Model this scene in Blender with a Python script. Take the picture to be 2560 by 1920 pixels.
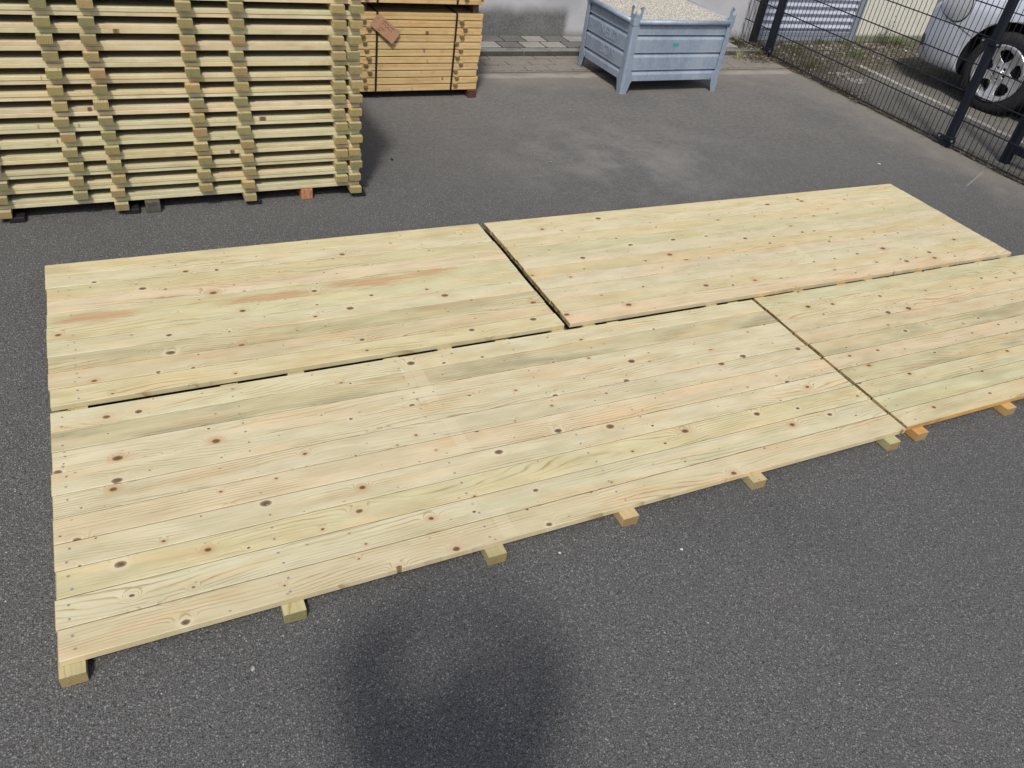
import bpy, bmesh, math, random
from mathutils import Vector, Matrix
random.seed(7)
SC = bpy.context.scene
COL = SC.collection
for o in list(bpy.data.objects):
    bpy.data.objects.remove(o)

# ------------------------------------------------------------------ camera
cam_d = bpy.data.cameras.new("camera")
cam = bpy.data.objects.new("camera", cam_d); COL.objects.link(cam)
F = Vector((0.401, 0.685, -0.608)).normalized()
Rt = Vector((0.900, -0.418, 0.123)); Rt = (Rt - F * Rt.dot(F)).normalized()
Up = Rt.cross(F)
cam.matrix_world = Matrix(((Rt.x, Up.x, -F.x, 0), (Rt.y, Up.y, -F.y, 0), (Rt.z, Up.z, -F.z, 2.1003), (0, 0, 0, 1)))
cam_d.sensor_fit = 'HORIZONTAL'; cam_d.sensor_width = 36.0
cam_d.lens = 36.0 * 1982.7 / 2560.0
cam_d.clip_start = 0.02; cam_d.clip_end = 600
SC.camera = cam
SC.render.resolution_x = 1024; SC.render.resolution_y = 768

# ------------------------------------------------------------------ light
AZ, EL = math.radians(30), math.radians(52)        # the light travels towards +x +y
sun_from = Vector((-math.sin(AZ) * math.cos(EL), -math.cos(AZ) * math.cos(EL), math.sin(EL)))
w = bpy.data.worlds.new("World"); SC.world = w; w.use_nodes = True
wn = w.node_tree.nodes; wl = w.node_tree.links
bg = wn.get('Background') or wn.new('ShaderNodeBackground')
sky = wn.new('ShaderNodeTexSky'); sky.sky_type = 'NISHITA'; sky.sun_disc = False
sky.sun_elevation = EL; sky.sun_rotation = math.atan2(sun_from.x, sun_from.y)
sky.dust_density = 4.0; sky.air_density = 1.0; sky.ozone_density = 1.0
wl.new(sky.outputs[0], bg.inputs['Color']); bg.inputs['Strength'].default_value = 0.135
sun_d = bpy.data.lights.new("sun", 'SUN'); sun = bpy.data.objects.new("sun", sun_d); COL.objects.link(sun)
sun_d.energy = 3.15; sun_d.angle = math.radians(5.5); sun_d.color = (1.0, 0.965, 0.90)
sun.rotation_euler = sun_from.to_track_quat('Z', 'Y').to_euler()
sun.location = (-3, -5, 8)
SC.view_settings.view_transform = 'Standard'; SC.view_settings.look = 'None'
SC.view_settings.exposure = -0.15; SC.view_settings.gamma = 1
SC.cycles.diffuse_bounces = 1; SC.cycles.max_bounces = 8

# ------------------------------------------------------------------ node helper
class NT:
    def __init__(s, name):
        s.m = bpy.data.materials.new(name); s.m.use_nodes = True
        s.t = s.m.node_tree; s.n = s.t.nodes; s.l = s.t.links
        s.b = s.n['Principled BSDF']
    def put(s, sock, v):
        if v is None: return
        if isinstance(v, bpy.types.NodeSocket): s.l.new(v, sock)
        else:
            if sock.type == 'RGBA' and isinstance(v, (tuple, list)) and len(v) == 3: v = (*v, 1)
            sock.default_value = v
    def new(s, ty, **kw):
        nd = s.n.new(ty)
        for k, v in kw.items(): setattr(nd, k, v)
        return nd
    def math(s, op, a, b=None, c=None, clamp=False):
        nd = s.new('ShaderNodeMath', operation=op, use_clamp=clamp)
        s.put(nd.inputs[0], a); s.put(nd.inputs[1], b); s.put(nd.inputs[2], c)
        return nd.outputs[0]
    def vmath(s, op, a, b=None, scale=None):
        nd = s.new('ShaderNodeVectorMath', operation=op)
        s.put(nd.inputs[0], a); s.put(nd.inputs[1], b)
        if scale is not None: s.put(nd.inputs['Scale'], scale)
        return nd.outputs['Value'] if op in ('LENGTH', 'DISTANCE', 'DOT_PRODUCT') else nd.outputs[0]
    def comb(s, x=0.0, y=0.0, z=0.0):
        nd = s.new('ShaderNodeCombineXYZ'); s.put(nd.inputs[0], x); s.put(nd.inputs[1], y); s.put(nd.inputs[2], z)
        return nd.outputs[0]
    def sep(s, v):
        nd = s.new('ShaderNodeSeparateXYZ'); s.put(nd.inputs[0], v); return nd.outputs
    def noise(s, vec, scale, detail=3.0, rough=0.5, dist=0.0):
        nd = s.new('ShaderNodeTexNoise'); s.put(nd.inputs['Vector'], vec)
        nd.inputs['Scale'].default_value = scale; nd.inputs['Detail'].default_value = detail
        nd.inputs['Roughness'].default_value = rough; nd.inputs['Distortion'].default_value = dist
        return nd.outputs['Fac']
    def ramp(s, f, lo, hi, a=0.0, b=1.0):
        nd = s.new('ShaderNodeMapRange', interpolation_type='SMOOTHSTEP')
        s.put(nd.inputs[0], f); s.put(nd.inputs[1], lo); s.put(nd.inputs[2], hi); s.put(nd.inputs[3], a); s.put(nd.inputs[4], b)
        return nd.outputs[0]
    def mix(s, f, a, b, mode='MIX'):
        nd = s.new('ShaderNodeMix', data_type='RGBA', blend_type=mode)
        s.put(nd.inputs['Factor'], f); s.put(nd.inputs['A'], a); s.put(nd.inputs['B'], b)
        return nd.outputs['Result']
    def bump(s, h, strength, dist=0.002):
        nd = s.new('ShaderNodeBump'); s.put(nd.inputs['Height'], h)
        nd.inputs['Strength'].default_value = strength; nd.inputs['Distance'].default_value = dist
        s.l.new(nd.outputs[0], s.b.inputs['Normal'])
    def fin(s, color, rough=0.7, metal=0.0, spec=0.3):
        s.put(s.b.inputs['Base Color'], color); s.put(s.b.inputs['Roughness'], rough)
        s.put(s.b.inputs['Metallic'], metal); s.b.inputs['Specular IOR Level'].default_value = spec
        return s.m

def obj_coords(t): return t.new('ShaderNodeTexCoord').outputs['Object']
def world_pos(t): return t.new('ShaderNodeNewGeometry').outputs['Position']

# ------------------------------------------------------------------ materials
def wood(name, resin=None, bands=(), density=8.0, keep=0.74, line_amt=0.9, rough_dirt=0.48, tint=(1, 1, 1), along='x'):
    """planed softwood; board tint comes from the object's own colour, its alpha is how stained the board is"""
    t = NT(name); oi = t.new('ShaderNodeObjectInfo')
    rnd = oi.outputs['Random']; oc = obj_coords(t); X, Y, Z = t.sep(oc)
    if along == 'y': X, Y = Y, X
    xs = t.math('ADD', X, t.math('MULTIPLY', rnd, 71.0)); ys = t.math('ADD', Y, t.math('MULTIPLY', rnd, 437.0))
    P = t.comb(xs, ys, 0.0)
    # knots: sparse cells, wobbly outline, longer along the board
    wob = t.noise(t.comb(xs, ys, Z), 40.0, 2.0)
    Pk = t.comb(t.math('MULTIPLY', xs, 0.72), t.math('ADD', ys, t.math('MULTIPLY', t.math('SUBTRACT', wob, 0.5), 0.006)), 0.0)
    vo = t.new('ShaderNodeTexVoronoi', voronoi_dimensions='2D', feature='F1')
    t.put(vo.inputs['Vector'], Pk); vo.inputs['Scale'].default_value = density
    d = t.math('DIVIDE', vo.outputs['Distance'], density)
    cr, cg, cb = t.sep(vo.outputs['Color'])
    on = t.math('GREATER_THAN', cr, 1 - keep)
    rad = t.math('MULTIPLY_ADD', t.math('POWER', cg, 3.0), 0.0085, 0.0024)
    q = t.math('DIVIDE', d, rad)
    kn = t.math('MULTIPLY', on, t.ramp(q, 1.15, 0.7))
    ring = t.math('MULTIPLY', on, t.math('MULTIPLY', t.ramp(q, 0.8, 1.0), t.ramp(q, 1.45, 1.05)))
    halo = t.math('MULTIPLY', on, t.ramp(q, 4.5, 1.0))
    bulge = t.math('MULTIPLY', on, t.math('EXPONENT', t.math('MULTIPLY', t.math('MULTIPLY', q, q), -0.10)))
    # cathedral grain
    lowx = t.comb(t.math('MULTIPLY', xs, 0.75), t.math('MULTIPLY', ys, 4.0), Z)
    n1 = t.noise(lowx, 1.3, 1.0); n2 = t.noise(t.comb(t.math('MULTIPLY', xs, 3.0), t.math('MULTIPLY', ys, 14.0), Z), 2.0, 3.0)
    g = t.math('ADD', t.math('MULTIPLY', n1, 13.0), t.math('MULTIPLY', n2, 1.2))
    g = t.math('ADD', g, t.math('MULTIPLY', bulge, 4.2))
    g = t.math('ADD', g, t.math('MULTIPLY', Y, 75.0))
    fr = t.math('FRACT', g)
    ln = t.math('MULTIPLY', t.ramp(fr, 0.62, 0.94), t.ramp(fr, 1.0, 0.95))
    msk = t.noise(t.comb(t.math('MULTIPLY', xs, 1.2), t.math('MULTIPLY', ys, 9.0), 3.0), 2.2, 2.0)
    ln = t.math('MULTIPLY', ln, t.ramp(msk, 0.40, 0.66, 0.10, 1.0))
    fib = t.noise(t.comb(t.math('MULTIPLY', xs, 5.0), t.math('MULTIPLY', ys, 160.0), t.math('MULTIPLY', Z, 160.0)), 1.0, 4.0, 0.6)
    # colours
    base = oi.outputs['Color']
    if tint != (1, 1, 1): base = t.mix(1.0, base, tint, 'MULTIPLY')
    zone = t.noise(t.comb(t.math('MULTIPLY', xs, 1.1), t.math('MULTIPLY', ys, 9.0), Z), 1.6, 2.0)
    c = t.mix(t.ramp(zone, 0.48, 0.68, 0.0, 0.55), base, t.mix(1.0, base, (1.08, 0.90, 0.78), 'MULTIPLY'))
    zone2 = t.noise(t.comb(t.math('MULTIPLY', xs, 1.4), t.math('MULTIPLY', ys, 12.0), t.math('ADD', Z, 9.0)), 1.6, 2.0)
    c = t.mix(t.ramp(zone2, 0.50, 0.72, 0.0, 0.6), c, t.mix(1.0, base, (0.92, 0.95, 0.88), 'MULTIPLY'))
    c = t.mix(t.math('MULTIPLY', ln, line_amt), c, t.mix(1.0, c, (0.60, 0.50, 0.36), 'MULTIPLY'))
    c = t.mix(t.ramp(fib, 0.35, 0.7, 0.0, 0.30), c, t.mix(1.0, c, (0.82, 0.78, 0.70), 'MULTIPLY'))
    pat = t.noise(t.comb(t.math('MULTIPLY', xs, 2.6), t.math('MULTIPLY', ys, 9.0), 11.0), 2.0, 4.0, 0.6)
    c = t.mix(t.ramp(pat, 0.40, 0.68, 0.0, 0.75), c, t.mix(1.0, c, (0.86, 0.84, 0.78), 'MULTIPLY'))
    c = t.mix(t.ramp(pat, 0.44, 0.26, 0.0, 0.7), c, t.mix(1.0, c, (1.09, 1.09, 1.12), 'MULTIPLY'))
    v2 = t.new('ShaderNodeTexVoronoi', voronoi_dimensions='2D', feature='F1')
    t.put(v2.inputs['Vector'], t.comb(t.math('MULTIPLY', xs, 0.55), t.math('ADD', ys, 31.0), 0.0)); v2.inputs['Scale'].default_value = 11.0
    r2, g2, b2 = t.sep(v2.outputs['Color'])
    fleck = t.math('MULTIPLY', t.math('GREATER_THAN', r2, 0.62), t.ramp(t.math('DIVIDE', v2.outputs['Distance'], 11.0), t.math('MULTIPLY_ADD', g2, 0.0035, 0.0016), 0.0010))
    c = t.mix(t.math('MULTIPLY', fleck, 0.75), c, (0.22, 0.125, 0.06))
    # yard stain, strength in alpha
    st = t.noise(t.comb(t.math('MULTIPLY', xs, 1.0), t.math('MULTIPLY', ys, 5.0), 7.0), 2.4, 3.0, 0.6)
    sa = t.math('MULTIPLY', t.math('MAXIMUM', t.ramp(st, 0.44, 0.70), t.math('MULTIPLY', t.ramp(Y, -0.012, -0.052), t.ramp(msk, 0.48, 0.62))), oi.outputs['Alpha'])
    c = t.mix(t.math('MULTIPLY', sa, rough_dirt), c, (0.20, 0.185, 0.11))
    for (x0, hw, y0, y1) in bands:      # pale bars where a batten lay on the boards
        wp = world_pos(t); wx, wy, wz = t.sep(wp)
        m = t.math('MULTIPLY', t.math('LESS_THAN', t.math('ABSOLUTE', t.math('SUBTRACT', wx, x0)), hw),
                   t.math('LESS_THAN', t.math('ABSOLUTE', t.math('SUBTRACT', wy, (y0 + y1) / 2)), (y1 - y0) / 2))
        c = t.mix(t.math('MULTIPLY', m, t.ramp(pat, 0.3, 0.6, 0.10, 0.26)), c, (0.68, 0.62, 0.43))
    if resin:                            # reddish heartwood patches along the board
        r = None
        for (x0, x1, yo) in resin:
            wx, wy, wz = t.sep(oc)
            a = t.math('DIVIDE', t.math('SUBTRACT', wx, (x0 + x1) / 2), (x1 - x0) / 2)
            b = t.math('DIVIDE', t.math('SUBTRACT', wy, yo), 0.042)
            e = t.math('SUBTRACT', 1.0, t.math('SQRT', t.math('ADD', t.math('MULTIPLY', a, a), t.math('MULTIPLY', b, b))))
            e = t.math('ADD', e, t.math('MULTIPLY', t.math('SUBTRACT', t.noise(t.comb(t.math('MULTIPLY', xs, 3.0), t.math('MULTIPLY', ys, 55.0), 0.0), 2.0, 5.0, 0.7), 0.5), 4.0))
            e = t.ramp(e, 0.02, 0.50)
            r = e if r is None else t.math('MAXIMUM', r, e)
        rc = t.mix(t.math('MULTIPLY', ln, 0.9), (0.46, 0.285, 0.155), (0.27, 0.125, 0.055))
        c = t.mix(t.math('MULTIPLY', r, t.ramp(fib, 0.3, 0.65, 0.55, 0.95)), c, rc)
    c = t.mix(t.math('MULTIPLY', halo, t.math('MULTIPLY', t.math('POWER', cb, 1.5), 0.7)), c, (0.46, 0.27, 0.13))
    c = t.mix(t.math('MULTIPLY', t.math('MULTIPLY', on, t.math('SUBTRACT', 1.0, cb)), t.math('MULTIPLY', t.ramp(q, 3.4, 1.3), 0.35)), c, (0.70, 0.65, 0.48))
    c = t.mix(t.math('MULTIPLY', ring, 0.75), c, (0.085, 0.045, 0.02))
    kc = t.mix(t.ramp(wob, 0.4, 0.6), (0.16, 0.072, 0.032), (0.09, 0.05, 0.027))
    c = t.mix(t.math('MULTIPLY', kn, 0.93), c, kc)
    t.bump(t.math('ADD', t.math('MULTIPLY', fib, 0.6), t.math('MULTIPLY', ln, -0.5)), 0.25, 0.0006)
    return t.fin(c, t.ramp(fib, 0.2, 0.8, 0.52, 0.68), spec=0.25)

def endgrain(name, mul=(1, 1, 1)):
    t = NT(name); oi = t.new('ShaderNodeObjectInfo'); X, Y, Z = t.sep(obj_coords(t)); rnd = oi.outputs['Random']
    cx = t.math('MULTIPLY_ADD', rnd, 0.16, -0.08); cz = t.math('MULTIPLY_ADD', t.math('FRACT', t.math('MULTIPLY', rnd, 17.3)), 0.16, -0.13)
    dx = t.math('SUBTRACT', X, cx); dz = t.math('SUBTRACT', Z, cz)
    r = t.math('SQRT', t.math('ADD', t.math('MULTIPLY', dx, dx), t.math('MULTIPLY', dz, dz)))
    nz = t.noise(t.comb(X, Y, Z), 30.0, 3.0)
    f = t.math('FRACT', t.math('ADD', t.math('MULTIPLY', r, 165.0), t.math('MULTIPLY', nz, 2.2)))
    ln = t.math('MULTIPLY', t.ramp(f, 0.35, 0.85), t.ramp(f, 1.0, 0.92))
    cr = t.new('ShaderNodeValToRGB'); t.put(cr.inputs[0], t.math('FRACT', t.math('MULTIPLY', rnd, 7.7)))
    el = cr.color_ramp.elements
    el[0].position = 0.0; el[0].color = (0.31, 0.25, 0.115, 1)
    el[1].position = 1.0; el[1].color = (0.27, 0.24, 0.12, 1)
    for p, c in ((0.3, (0.40, 0.30, 0.15, 1)), (0.5, (0.24, 0.23, 0.12, 1)), (0.7, (0.38, 0.255, 0.135, 1)), (0.85, (0.34, 0.28, 0.13, 1))):
        e = el.new(p); e.color = c
    c = t.mix(1.0, cr.outputs[0], (*mul, 1), 'MULTIPLY')
    c = t.mix(t.math('MULTIPLY', ln, 0.85), c, t.mix(1.0, c, (0.38, 0.34, 0.24), 'MULTIPLY'))
    c = t.mix(t.ramp(nz, 0.5, 0.75, 0, 0.5), c, t.mix(1.0, c, (0.55, 0.5, 0.42), 'MULTIPLY'))
    t.bump(t.noise(t.comb(X, Y, Z), 220.0, 2.0), 0.5, 0.001)
    return t.fin(c, 0.85, spec=0.1)

M = {}
M['deck'] = wood('planed_spruce')
M['deck_front'] = wood('planed_spruce_pale_bars', bands=((0.985, 0.026, 2.28, 2.52), (1.0, 0.024, 1.96, 2.16), (0.985, 0.026, 1.53, 1.66), (0.94, 0.016, 2.39, 2.515)))
M['deck_resin'] = wood('planed_spruce_heartwood', resin=((-1.09, -0.68, -0.010), (-0.45, 0.16, -0.022), (0.02, 0.62, 0.004), (0.45, 0.80, 0.028)))
M['deck_back'] = wood('planed_spruce_small_knots', density=9.0, keep=0.66, line_amt=0.6, bands=((-0.245, 0.025, 3.58, 3.70), (1.69, 0.025, 3.58, 3.70), (3.55, 0.03, 2.86, 3.08)))
M['stack'] = wood('rough_spruce', density=5.0, keep=0.3, line_amt=0.3)
M['batten'] = wood('treated_batten', density=3.0, keep=0.2, line_amt=0.9, rough_dirt=0.5, along='y')
M['joint_shade_dirt'] = None
M['bundle'] = wood('yellow_spruce', density=7.0, keep=0.4, line_amt=0.45)
M['end'] = endgrain('batten_end_grain', (0.95, 1.0, 1.0))
M['end_dark'] = endgrain('dark_end_grain', (0.62, 0.58, 0.55))
M['end_board'] = endgrain('board_end_grain', (1.2, 1.2, 1.2))

def flat(name, col, rough=0.5, metal=0.0, spec=0.4, var=0.15, scale=30.0):
    t = NT(name); n = t.noise(world_pos(t), scale, 4.0)
    c = t.mix(t.ramp(n, 0.35, 0.7), col, tuple(v * (1 - var) for v in col))
    return t.fin(c, rough, metal, spec)
M['joint_shade_dirt'] = flat('joint_shade_dirt', (0.055, 0.045, 0.026), 0.9, var=0.4)
M['orange_edge'] = flat('orange_treated_edge', (0.50, 0.30, 0.10), 0.7, var=0.3, scale=14)
M['anthracite'] = flat('anthracite_coat', (0.010, 0.013, 0.022), 0.55, 0.0, 0.25)
M['black_band'] = flat('black_strap', (0.012, 0.012, 0.014), 0.4)
M['black'] = flat('matt_black', (0.010, 0.010, 0.011), 0.7)
M['bearer'] = flat('brown_bearer', (0.15, 0.10, 0.065), 0.8, var=0.4)
M['bearer_red'] = flat('red_brown_bearer', (0.085, 0.035, 0.025), 0.8, var=0.4)
M['block_grey'] = flat('weathered_block', (0.10, 0.095, 0.08), 0.85, var=0.5)
M['block_orange'] = flat('orange_block', (0.42, 0.20, 0.10), 0.8, var=0.4, scale=60)
M['bolt'] = flat('zinc_bolt', (0.6, 0.6, 0.58), 0.35, 0.8)
M['tyre'] = flat('tyre_rubber', (0.018, 0.018, 0.019), 0.75, var=0.3)
M['rim'] = flat('silver_rim', (0.62, 0.63, 0.65), 0.28, 0.75, var=0.05)
M['dark_metal'] = flat('dark_brake', (0.03, 0.03, 0.03), 0.5, 0.5)
M['paint'] = flat('silver_blue_paint', (0.52, 0.56, 0.64), 0.25, 0.25, 0.6, var=0.03)
M['plastic'] = flat('black_trim', (0.02, 0.02, 0.022), 0.5)
M['glass_dark'] = flat('tinted_glass', (0.02, 0.025, 0.03), 0.05, 0.0, 0.8)
M['shutter'] = flat('shutter_sheet', (0.50, 0.54, 0.64), 0.45, 0.2, var=0.12, scale=8)
M['shutter_frame'] = flat('shutter_frame', (0.25, 0.28, 0.34), 0.5, 0.1, var=0.2)
M['teal'] = flat('teal_label', (0.03, 0.33, 0.30), 0.5)
M['white_chip'] = flat('white_chip', (0.62, 0.60, 0.56), 0.7)
M['skin'] = flat('skin', (0.55, 0.35, 0.26), 0.55, var=0.1)
M['jacket'] = flat('navy_jacket', (0.03, 0.04, 0.07), 0.85, var=0.3)
M['trousers'] = flat('work_trousers', (0.06, 0.06, 0.065), 0.9, var=0.3)
M['hair'] = flat('brown_hair', (0.05, 0.03, 0.02), 0.7)
M['screw'] = flat('screw_head', (0.42, 0.41, 0.37), 0.45, 0.5)

def head_lamp_mat():
    t = NT('clear_lens'); t.b.inputs['Transmission Weight'].default_value = 0.85
    return t.fin((0.9, 0.93, 0.95), 0.08, 0.0, 0.6)
M['lens'] = head_lamp_mat()

def asphalt_mat():
    t = NT('asphalt'); p = world_pos(t); X, Y, Z = t.sep(p)
    vo = t.new('ShaderNodeTexVoronoi', feature='F1'); t.put(vo.inputs['Vector'], t.vmath('ADD', p, t.vmath('SCALE', t.new('ShaderNodeTexNoise').outputs['Color'], scale=0.0)))
    vo.inputs['Scale'].default_value = 160.0
    cr, cg, cb = t.sep(vo.outputs['Color'])
    n_f = t.noise(p, 290.0, 2.0, 0.6, 0.6); n_m = t.noise(p, 85.0, 3.0, 0.6); n_b = t.noise(p, 1.1, 3.0, 0.55); n_b2 = t.noise(t.vmath('ADD', p, (5, 9, 0)), 4.5, 3.0)
    stone = t.math('MULTIPLY', t.ramp(cr, 0.60, 0.98), t.ramp(vo.outputs['Distance'], 0.62, 0.15))
    base = t.mix(t.ramp(n_f, 0.38, 0.64), (0.046, 0.046, 0.0455), (0.168, 0.168, 0.164))
    base = t.mix(t.math('MULTIPLY', stone, 0.75), base, (0.34, 0.34, 0.34))
    base = t.mix(t.ramp(n_m, 0.52, 0.70, 0.0, 0.75), base, (0.028, 0.028, 0.031))
    rare = t.math('MULTIPLY', t.math('GREATER_THAN', cg, 0.9990), t.ramp(vo.outputs['Distance'], 0.5, 0.25))
    base = t.mix(rare, base, (0.52, 0.51, 0.49))
    # worn, dusty ground towards the wall and the fence
    dust = t.ramp(t.math('ADD', t.math('MULTIPLY', t.math('SUBTRACT', Y, 3.3), 0.26), t.math('MULTIPLY', X, 0.06)), 0.1, 1.0)
    dust = t.math('MULTIPLY', dust, t.ramp(n_b, 0.30, 0.62, 0.45, 1.0))
    base = t.mix(t.math('MULTIPLY', dust, 0.78), base, t.mix(t.ramp(t.math('ADD', t.math('MULTIPLY', n_m, 0.5), t.math('MULTIPLY', t.noise(p, 26.0, 5.0, 0.7), 0.5)), 0.36, 0.64), (0.112, 0.108, 0.101), (0.232, 0.225, 0.210)))
    edge = t.math('MAXIMUM', t.ramp(t.math('ADD', X, t.math('MULTIPLY', t.math('SUBTRACT', n_b2, 0.5), 0.9)), 5.75, 6.5), t.ramp(t.math('ADD', Y, t.math('MULTIPLY', t.math('SUBTRACT', n_b2, 0.5), 0.8)), 5.7, 6.5))
    base = t.mix(t.math('MULTIPLY', edge, 0.55), base, (0.245, 0.222, 0.198))
    # light scuffed patch in the middle and cloudy marks
    dx = t.math('SUBTRACT', X, 3.3); dy = t.math('SUBTRACT', Y, 4.6)
    rr = t.math('SQRT', t.math('ADD', t.math('MULTIPLY', dx, dx), t.math('MULTIPLY', t.math('MULTIPLY', dy, dy), 1.6)))
    patch = t.math('MULTIPLY', t.ramp(rr, 1.6, 0.0), t.ramp(t.noise(t.vmath('ADD', p, (2, 3, 0)), 2.6, 6.0, 0.7), 0.36, 0.70))
    base = t.mix(t.math('MULTIPLY', patch, 0.55), base, (0.27, 0.26, 0.245))
    base = t.mix(t.ramp(n_b, 0.48, 0.74, 0.0, 0.30), base, t.mix(1.0, base, (0.62, 0.62, 0.64), 'MULTIPLY'))
    base = t.mix(t.ramp(n_b2, 0.55, 0.8, 0.0, 0.35), base, t.mix(1.0, base, (1.3, 1.27, 1.22), 'MULTIPLY'))
    # cement seam in front of the gutter
    wav = t.math('MULTIPLY', t.math('SUBTRACT', t.noise(t.comb(X, 0.0, 0.0), 2.2, 3.0), 0.5), 0.16)
    s = t.math('ABSOLUTE', t.math('SUBTRACT', t.math('ADD', Y, wav), 6.34))
    seam = t.math('MULTIPLY', t.ramp(s, 0.075, 0.03), t.ramp(n_b2, 0.3, 0.55, 0.35, 1.0))
    base = t.mix(t.math('MULTIPLY', seam, 0.75), base, (0.33, 0.30, 0.265))
    # a cement smear near the fence
    s2 = t.math('ABSOLUTE', t.math('SUBTRACT', t.math('ADD', Y, t.math('MULTIPLY', t.math('SUBTRACT', X, 6.0), -0.45)), 3.70))
    base = t.mix(t.math('MULTIPLY', t.math('MULTIPLY', t.ramp(s2, 0.010, 0.003), t.ramp(t.math('ABSOLUTE', t.math('SUBTRACT', X, 6.12)), 0.25, 0.18)), 0.6), base, (0.32, 0.30, 0.26))
    t.bump(t.math('ADD', t.math('MULTIPLY', n_f, 1.0), t.math('MULTIPLY', vo.outputs['Distance'], -0.8)), 0.75, 0.0035)
    return t.fin(base, 0.82, spec=0.22)
M['asphalt'] = asphalt_mat()

def gutter_mat():
    t = NT('gutter_pavers'); p = world_pos(t); X, Y, Z = t.sep(p)
    br = t.new('ShaderNodeTexBrick'); t.put(br.inputs['Vector'], t.vmath('ADD', p, (0.07, 0.09, 0)))
    br.inputs['Scale'].default_value = 1.0; br.inputs['Brick Width'].default_value = 0.235; br.inputs['Row Height'].default_value = 0.16
    br.inputs['Mortar Size'].default_value = 0.006; br.inputs['Mortar Smooth'].default_value = 0.4
    n = t.noise(p, 7.0, 4.0, 0.6); nf = t.noise(p, 160.0, 3.0)
    c = t.mix(t.ramp(nf, 0.35, 0.65), (0.155, 0.145, 0.13), (0.24, 0.222, 0.20))
    c = t.mix(t.ramp(n, 0.5, 0.75, 0, 0.5), c, (0.28, 0.245, 0.21))
    c = t.mix(t.math('MULTIPLY', br.outputs['Fac'], t.ramp(n, 0.40, 0.56)), c, (0.04, 0.038, 0.035))
    t.bump(t.math('SUBTRACT', nf, br.outputs['Fac']), 0.5, 0.003)
    return t.fin(c, 0.85, spec=0.2)
M['gutter'] = gutter_mat()

def stone_mat(name, a, b, scale=170.0, green=0.0):
    t = NT(name); p = world_pos(t); oi = t.new('ShaderNodeTexCoord').outputs['Object']
    n = t.noise(p, scale, 3.0, 0.65); n2 = t.noise(p, 5.0, 4.0, 0.6)
    c = t.mix(t.ramp(n, 0.35, 0.65), a, b)
    c = t.mix(t.ramp(n2, 0.45, 0.75, 0, 0.55), c, t.mix(1.0, c, (0.55, 0.54, 0.50), 'MULTIPLY'))
    if green: c = t.mix(t.ramp(n2, 0.40, 0.62, 0.0, green), c, (0.07, 0.075, 0.035))
    t.bump(n, 0.5, 0.003)
    return t.fin(c, 0.88, spec=0.15)
M['paver'] = stone_mat('paver_pale', (0.19, 0.185, 0.175), (0.34, 0.33, 0.31))
M['paver_dark'] = stone_mat('paver_dark', (0.09, 0.09, 0.088), (0.19, 0.185, 0.18))
M['kerb'] = stone_mat('kerb_concrete', (0.15, 0.155, 0.145), (0.25, 0.25, 0.235), green=0.25)
M['kerb_face'] = stone_mat('kerb_face_grime', (0.045, 0.045, 0.04), (0.10, 0.10, 0.088))
M['joint'] = stone_mat('joint_soil', (0.018, 0.018, 0.015), (0.04, 0.038, 0.03))
M['litter'] = stone_mat('leaf_litter', (0.045, 0.035, 0.022), (0.15, 0.115, 0.07))
M['stonechip'] = stone_mat('stone_chip', (0.20, 0.19, 0.17), (0.40, 0.38, 0.34))
M['green'] = stone_mat('weed_leaf', (0.05, 0.09, 0.02), (0.11, 0.17, 0.04), 60)
M['straw'] = stone_mat('pale_grass_blade', (0.22, 0.24, 0.09), (0.42, 0.42, 0.22), 60)
M['stalk'] = stone_mat('dry_stalk', (0.10, 0.10, 0.05), (0.20, 0.18, 0.10), 60)

def parking_mat():
    t = NT('parking_surface'); p = world_pos(t); X, Y, Z = t.sep(p)
    n = t.noise(p, 120.0, 3.0, 0.6); n2 = t.noise(p, 3.0, 4.0, 0.65); n3 = t.noise(p, 18.0, 4.0, 0.7)
    c = t.mix(t.ramp(n, 0.35, 0.65), (0.09, 0.088, 0.08), (0.20, 0.192, 0.175))
    far = t.ramp(t.math('ADD', Y, t.math('MULTIPLY', t.math('SUBTRACT', n2, 0.5), 0.8)), 5.9, 6.5)
    c2 = t.mix(t.ramp(n3, 0.42, 0.60), (0.060, 0.052, 0.036), (0.155, 0.142, 0.115))
    c = t.mix(far, c, c2)
    c = t.mix(t.math('MULTIPLY', far, t.ramp(n2, 0.5, 0.65, 0, 0.6)), c, (0.055, 0.065, 0.028))
    near = t.ramp(t.math('ADD', X, t.math('MULTIPLY', t.math('SUBTRACT', n3, 0.5), 0.25)), 6.70, 6.50)
    c = t.mix(near, c, t.mix(t.ramp(n3, 0.45, 0.60), (0.04, 0.035, 0.025), (0.14, 0.12, 0.09)))
    c = t.mix(t.ramp(n2, 0.55, 0.75, 0, 0.4), c, t.mix(1.0, c, (0.6, 0.58, 0.52), 'MULTIPLY'))
    t.bump(t.math('ADD', n, t.math('MULTIPLY', n3, 2.0)), 0.8, 0.005)
    return t.fin(c, 0.88, spec=0.15)
M['parking'] = parking_mat()

def line_mat():
    t = NT('worn_white_paint'); p = world_pos(t); n = t.noise(p, 24.0, 4.0, 0.7)
    c = t.mix(t.ramp(n, 0.40, 0.62), (0.42, 0.41, 0.38), (0.15, 0.147, 0.135))
    return t.fin(c, 0.8, spec=0.2)
M['line'] = line_mat()

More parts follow.
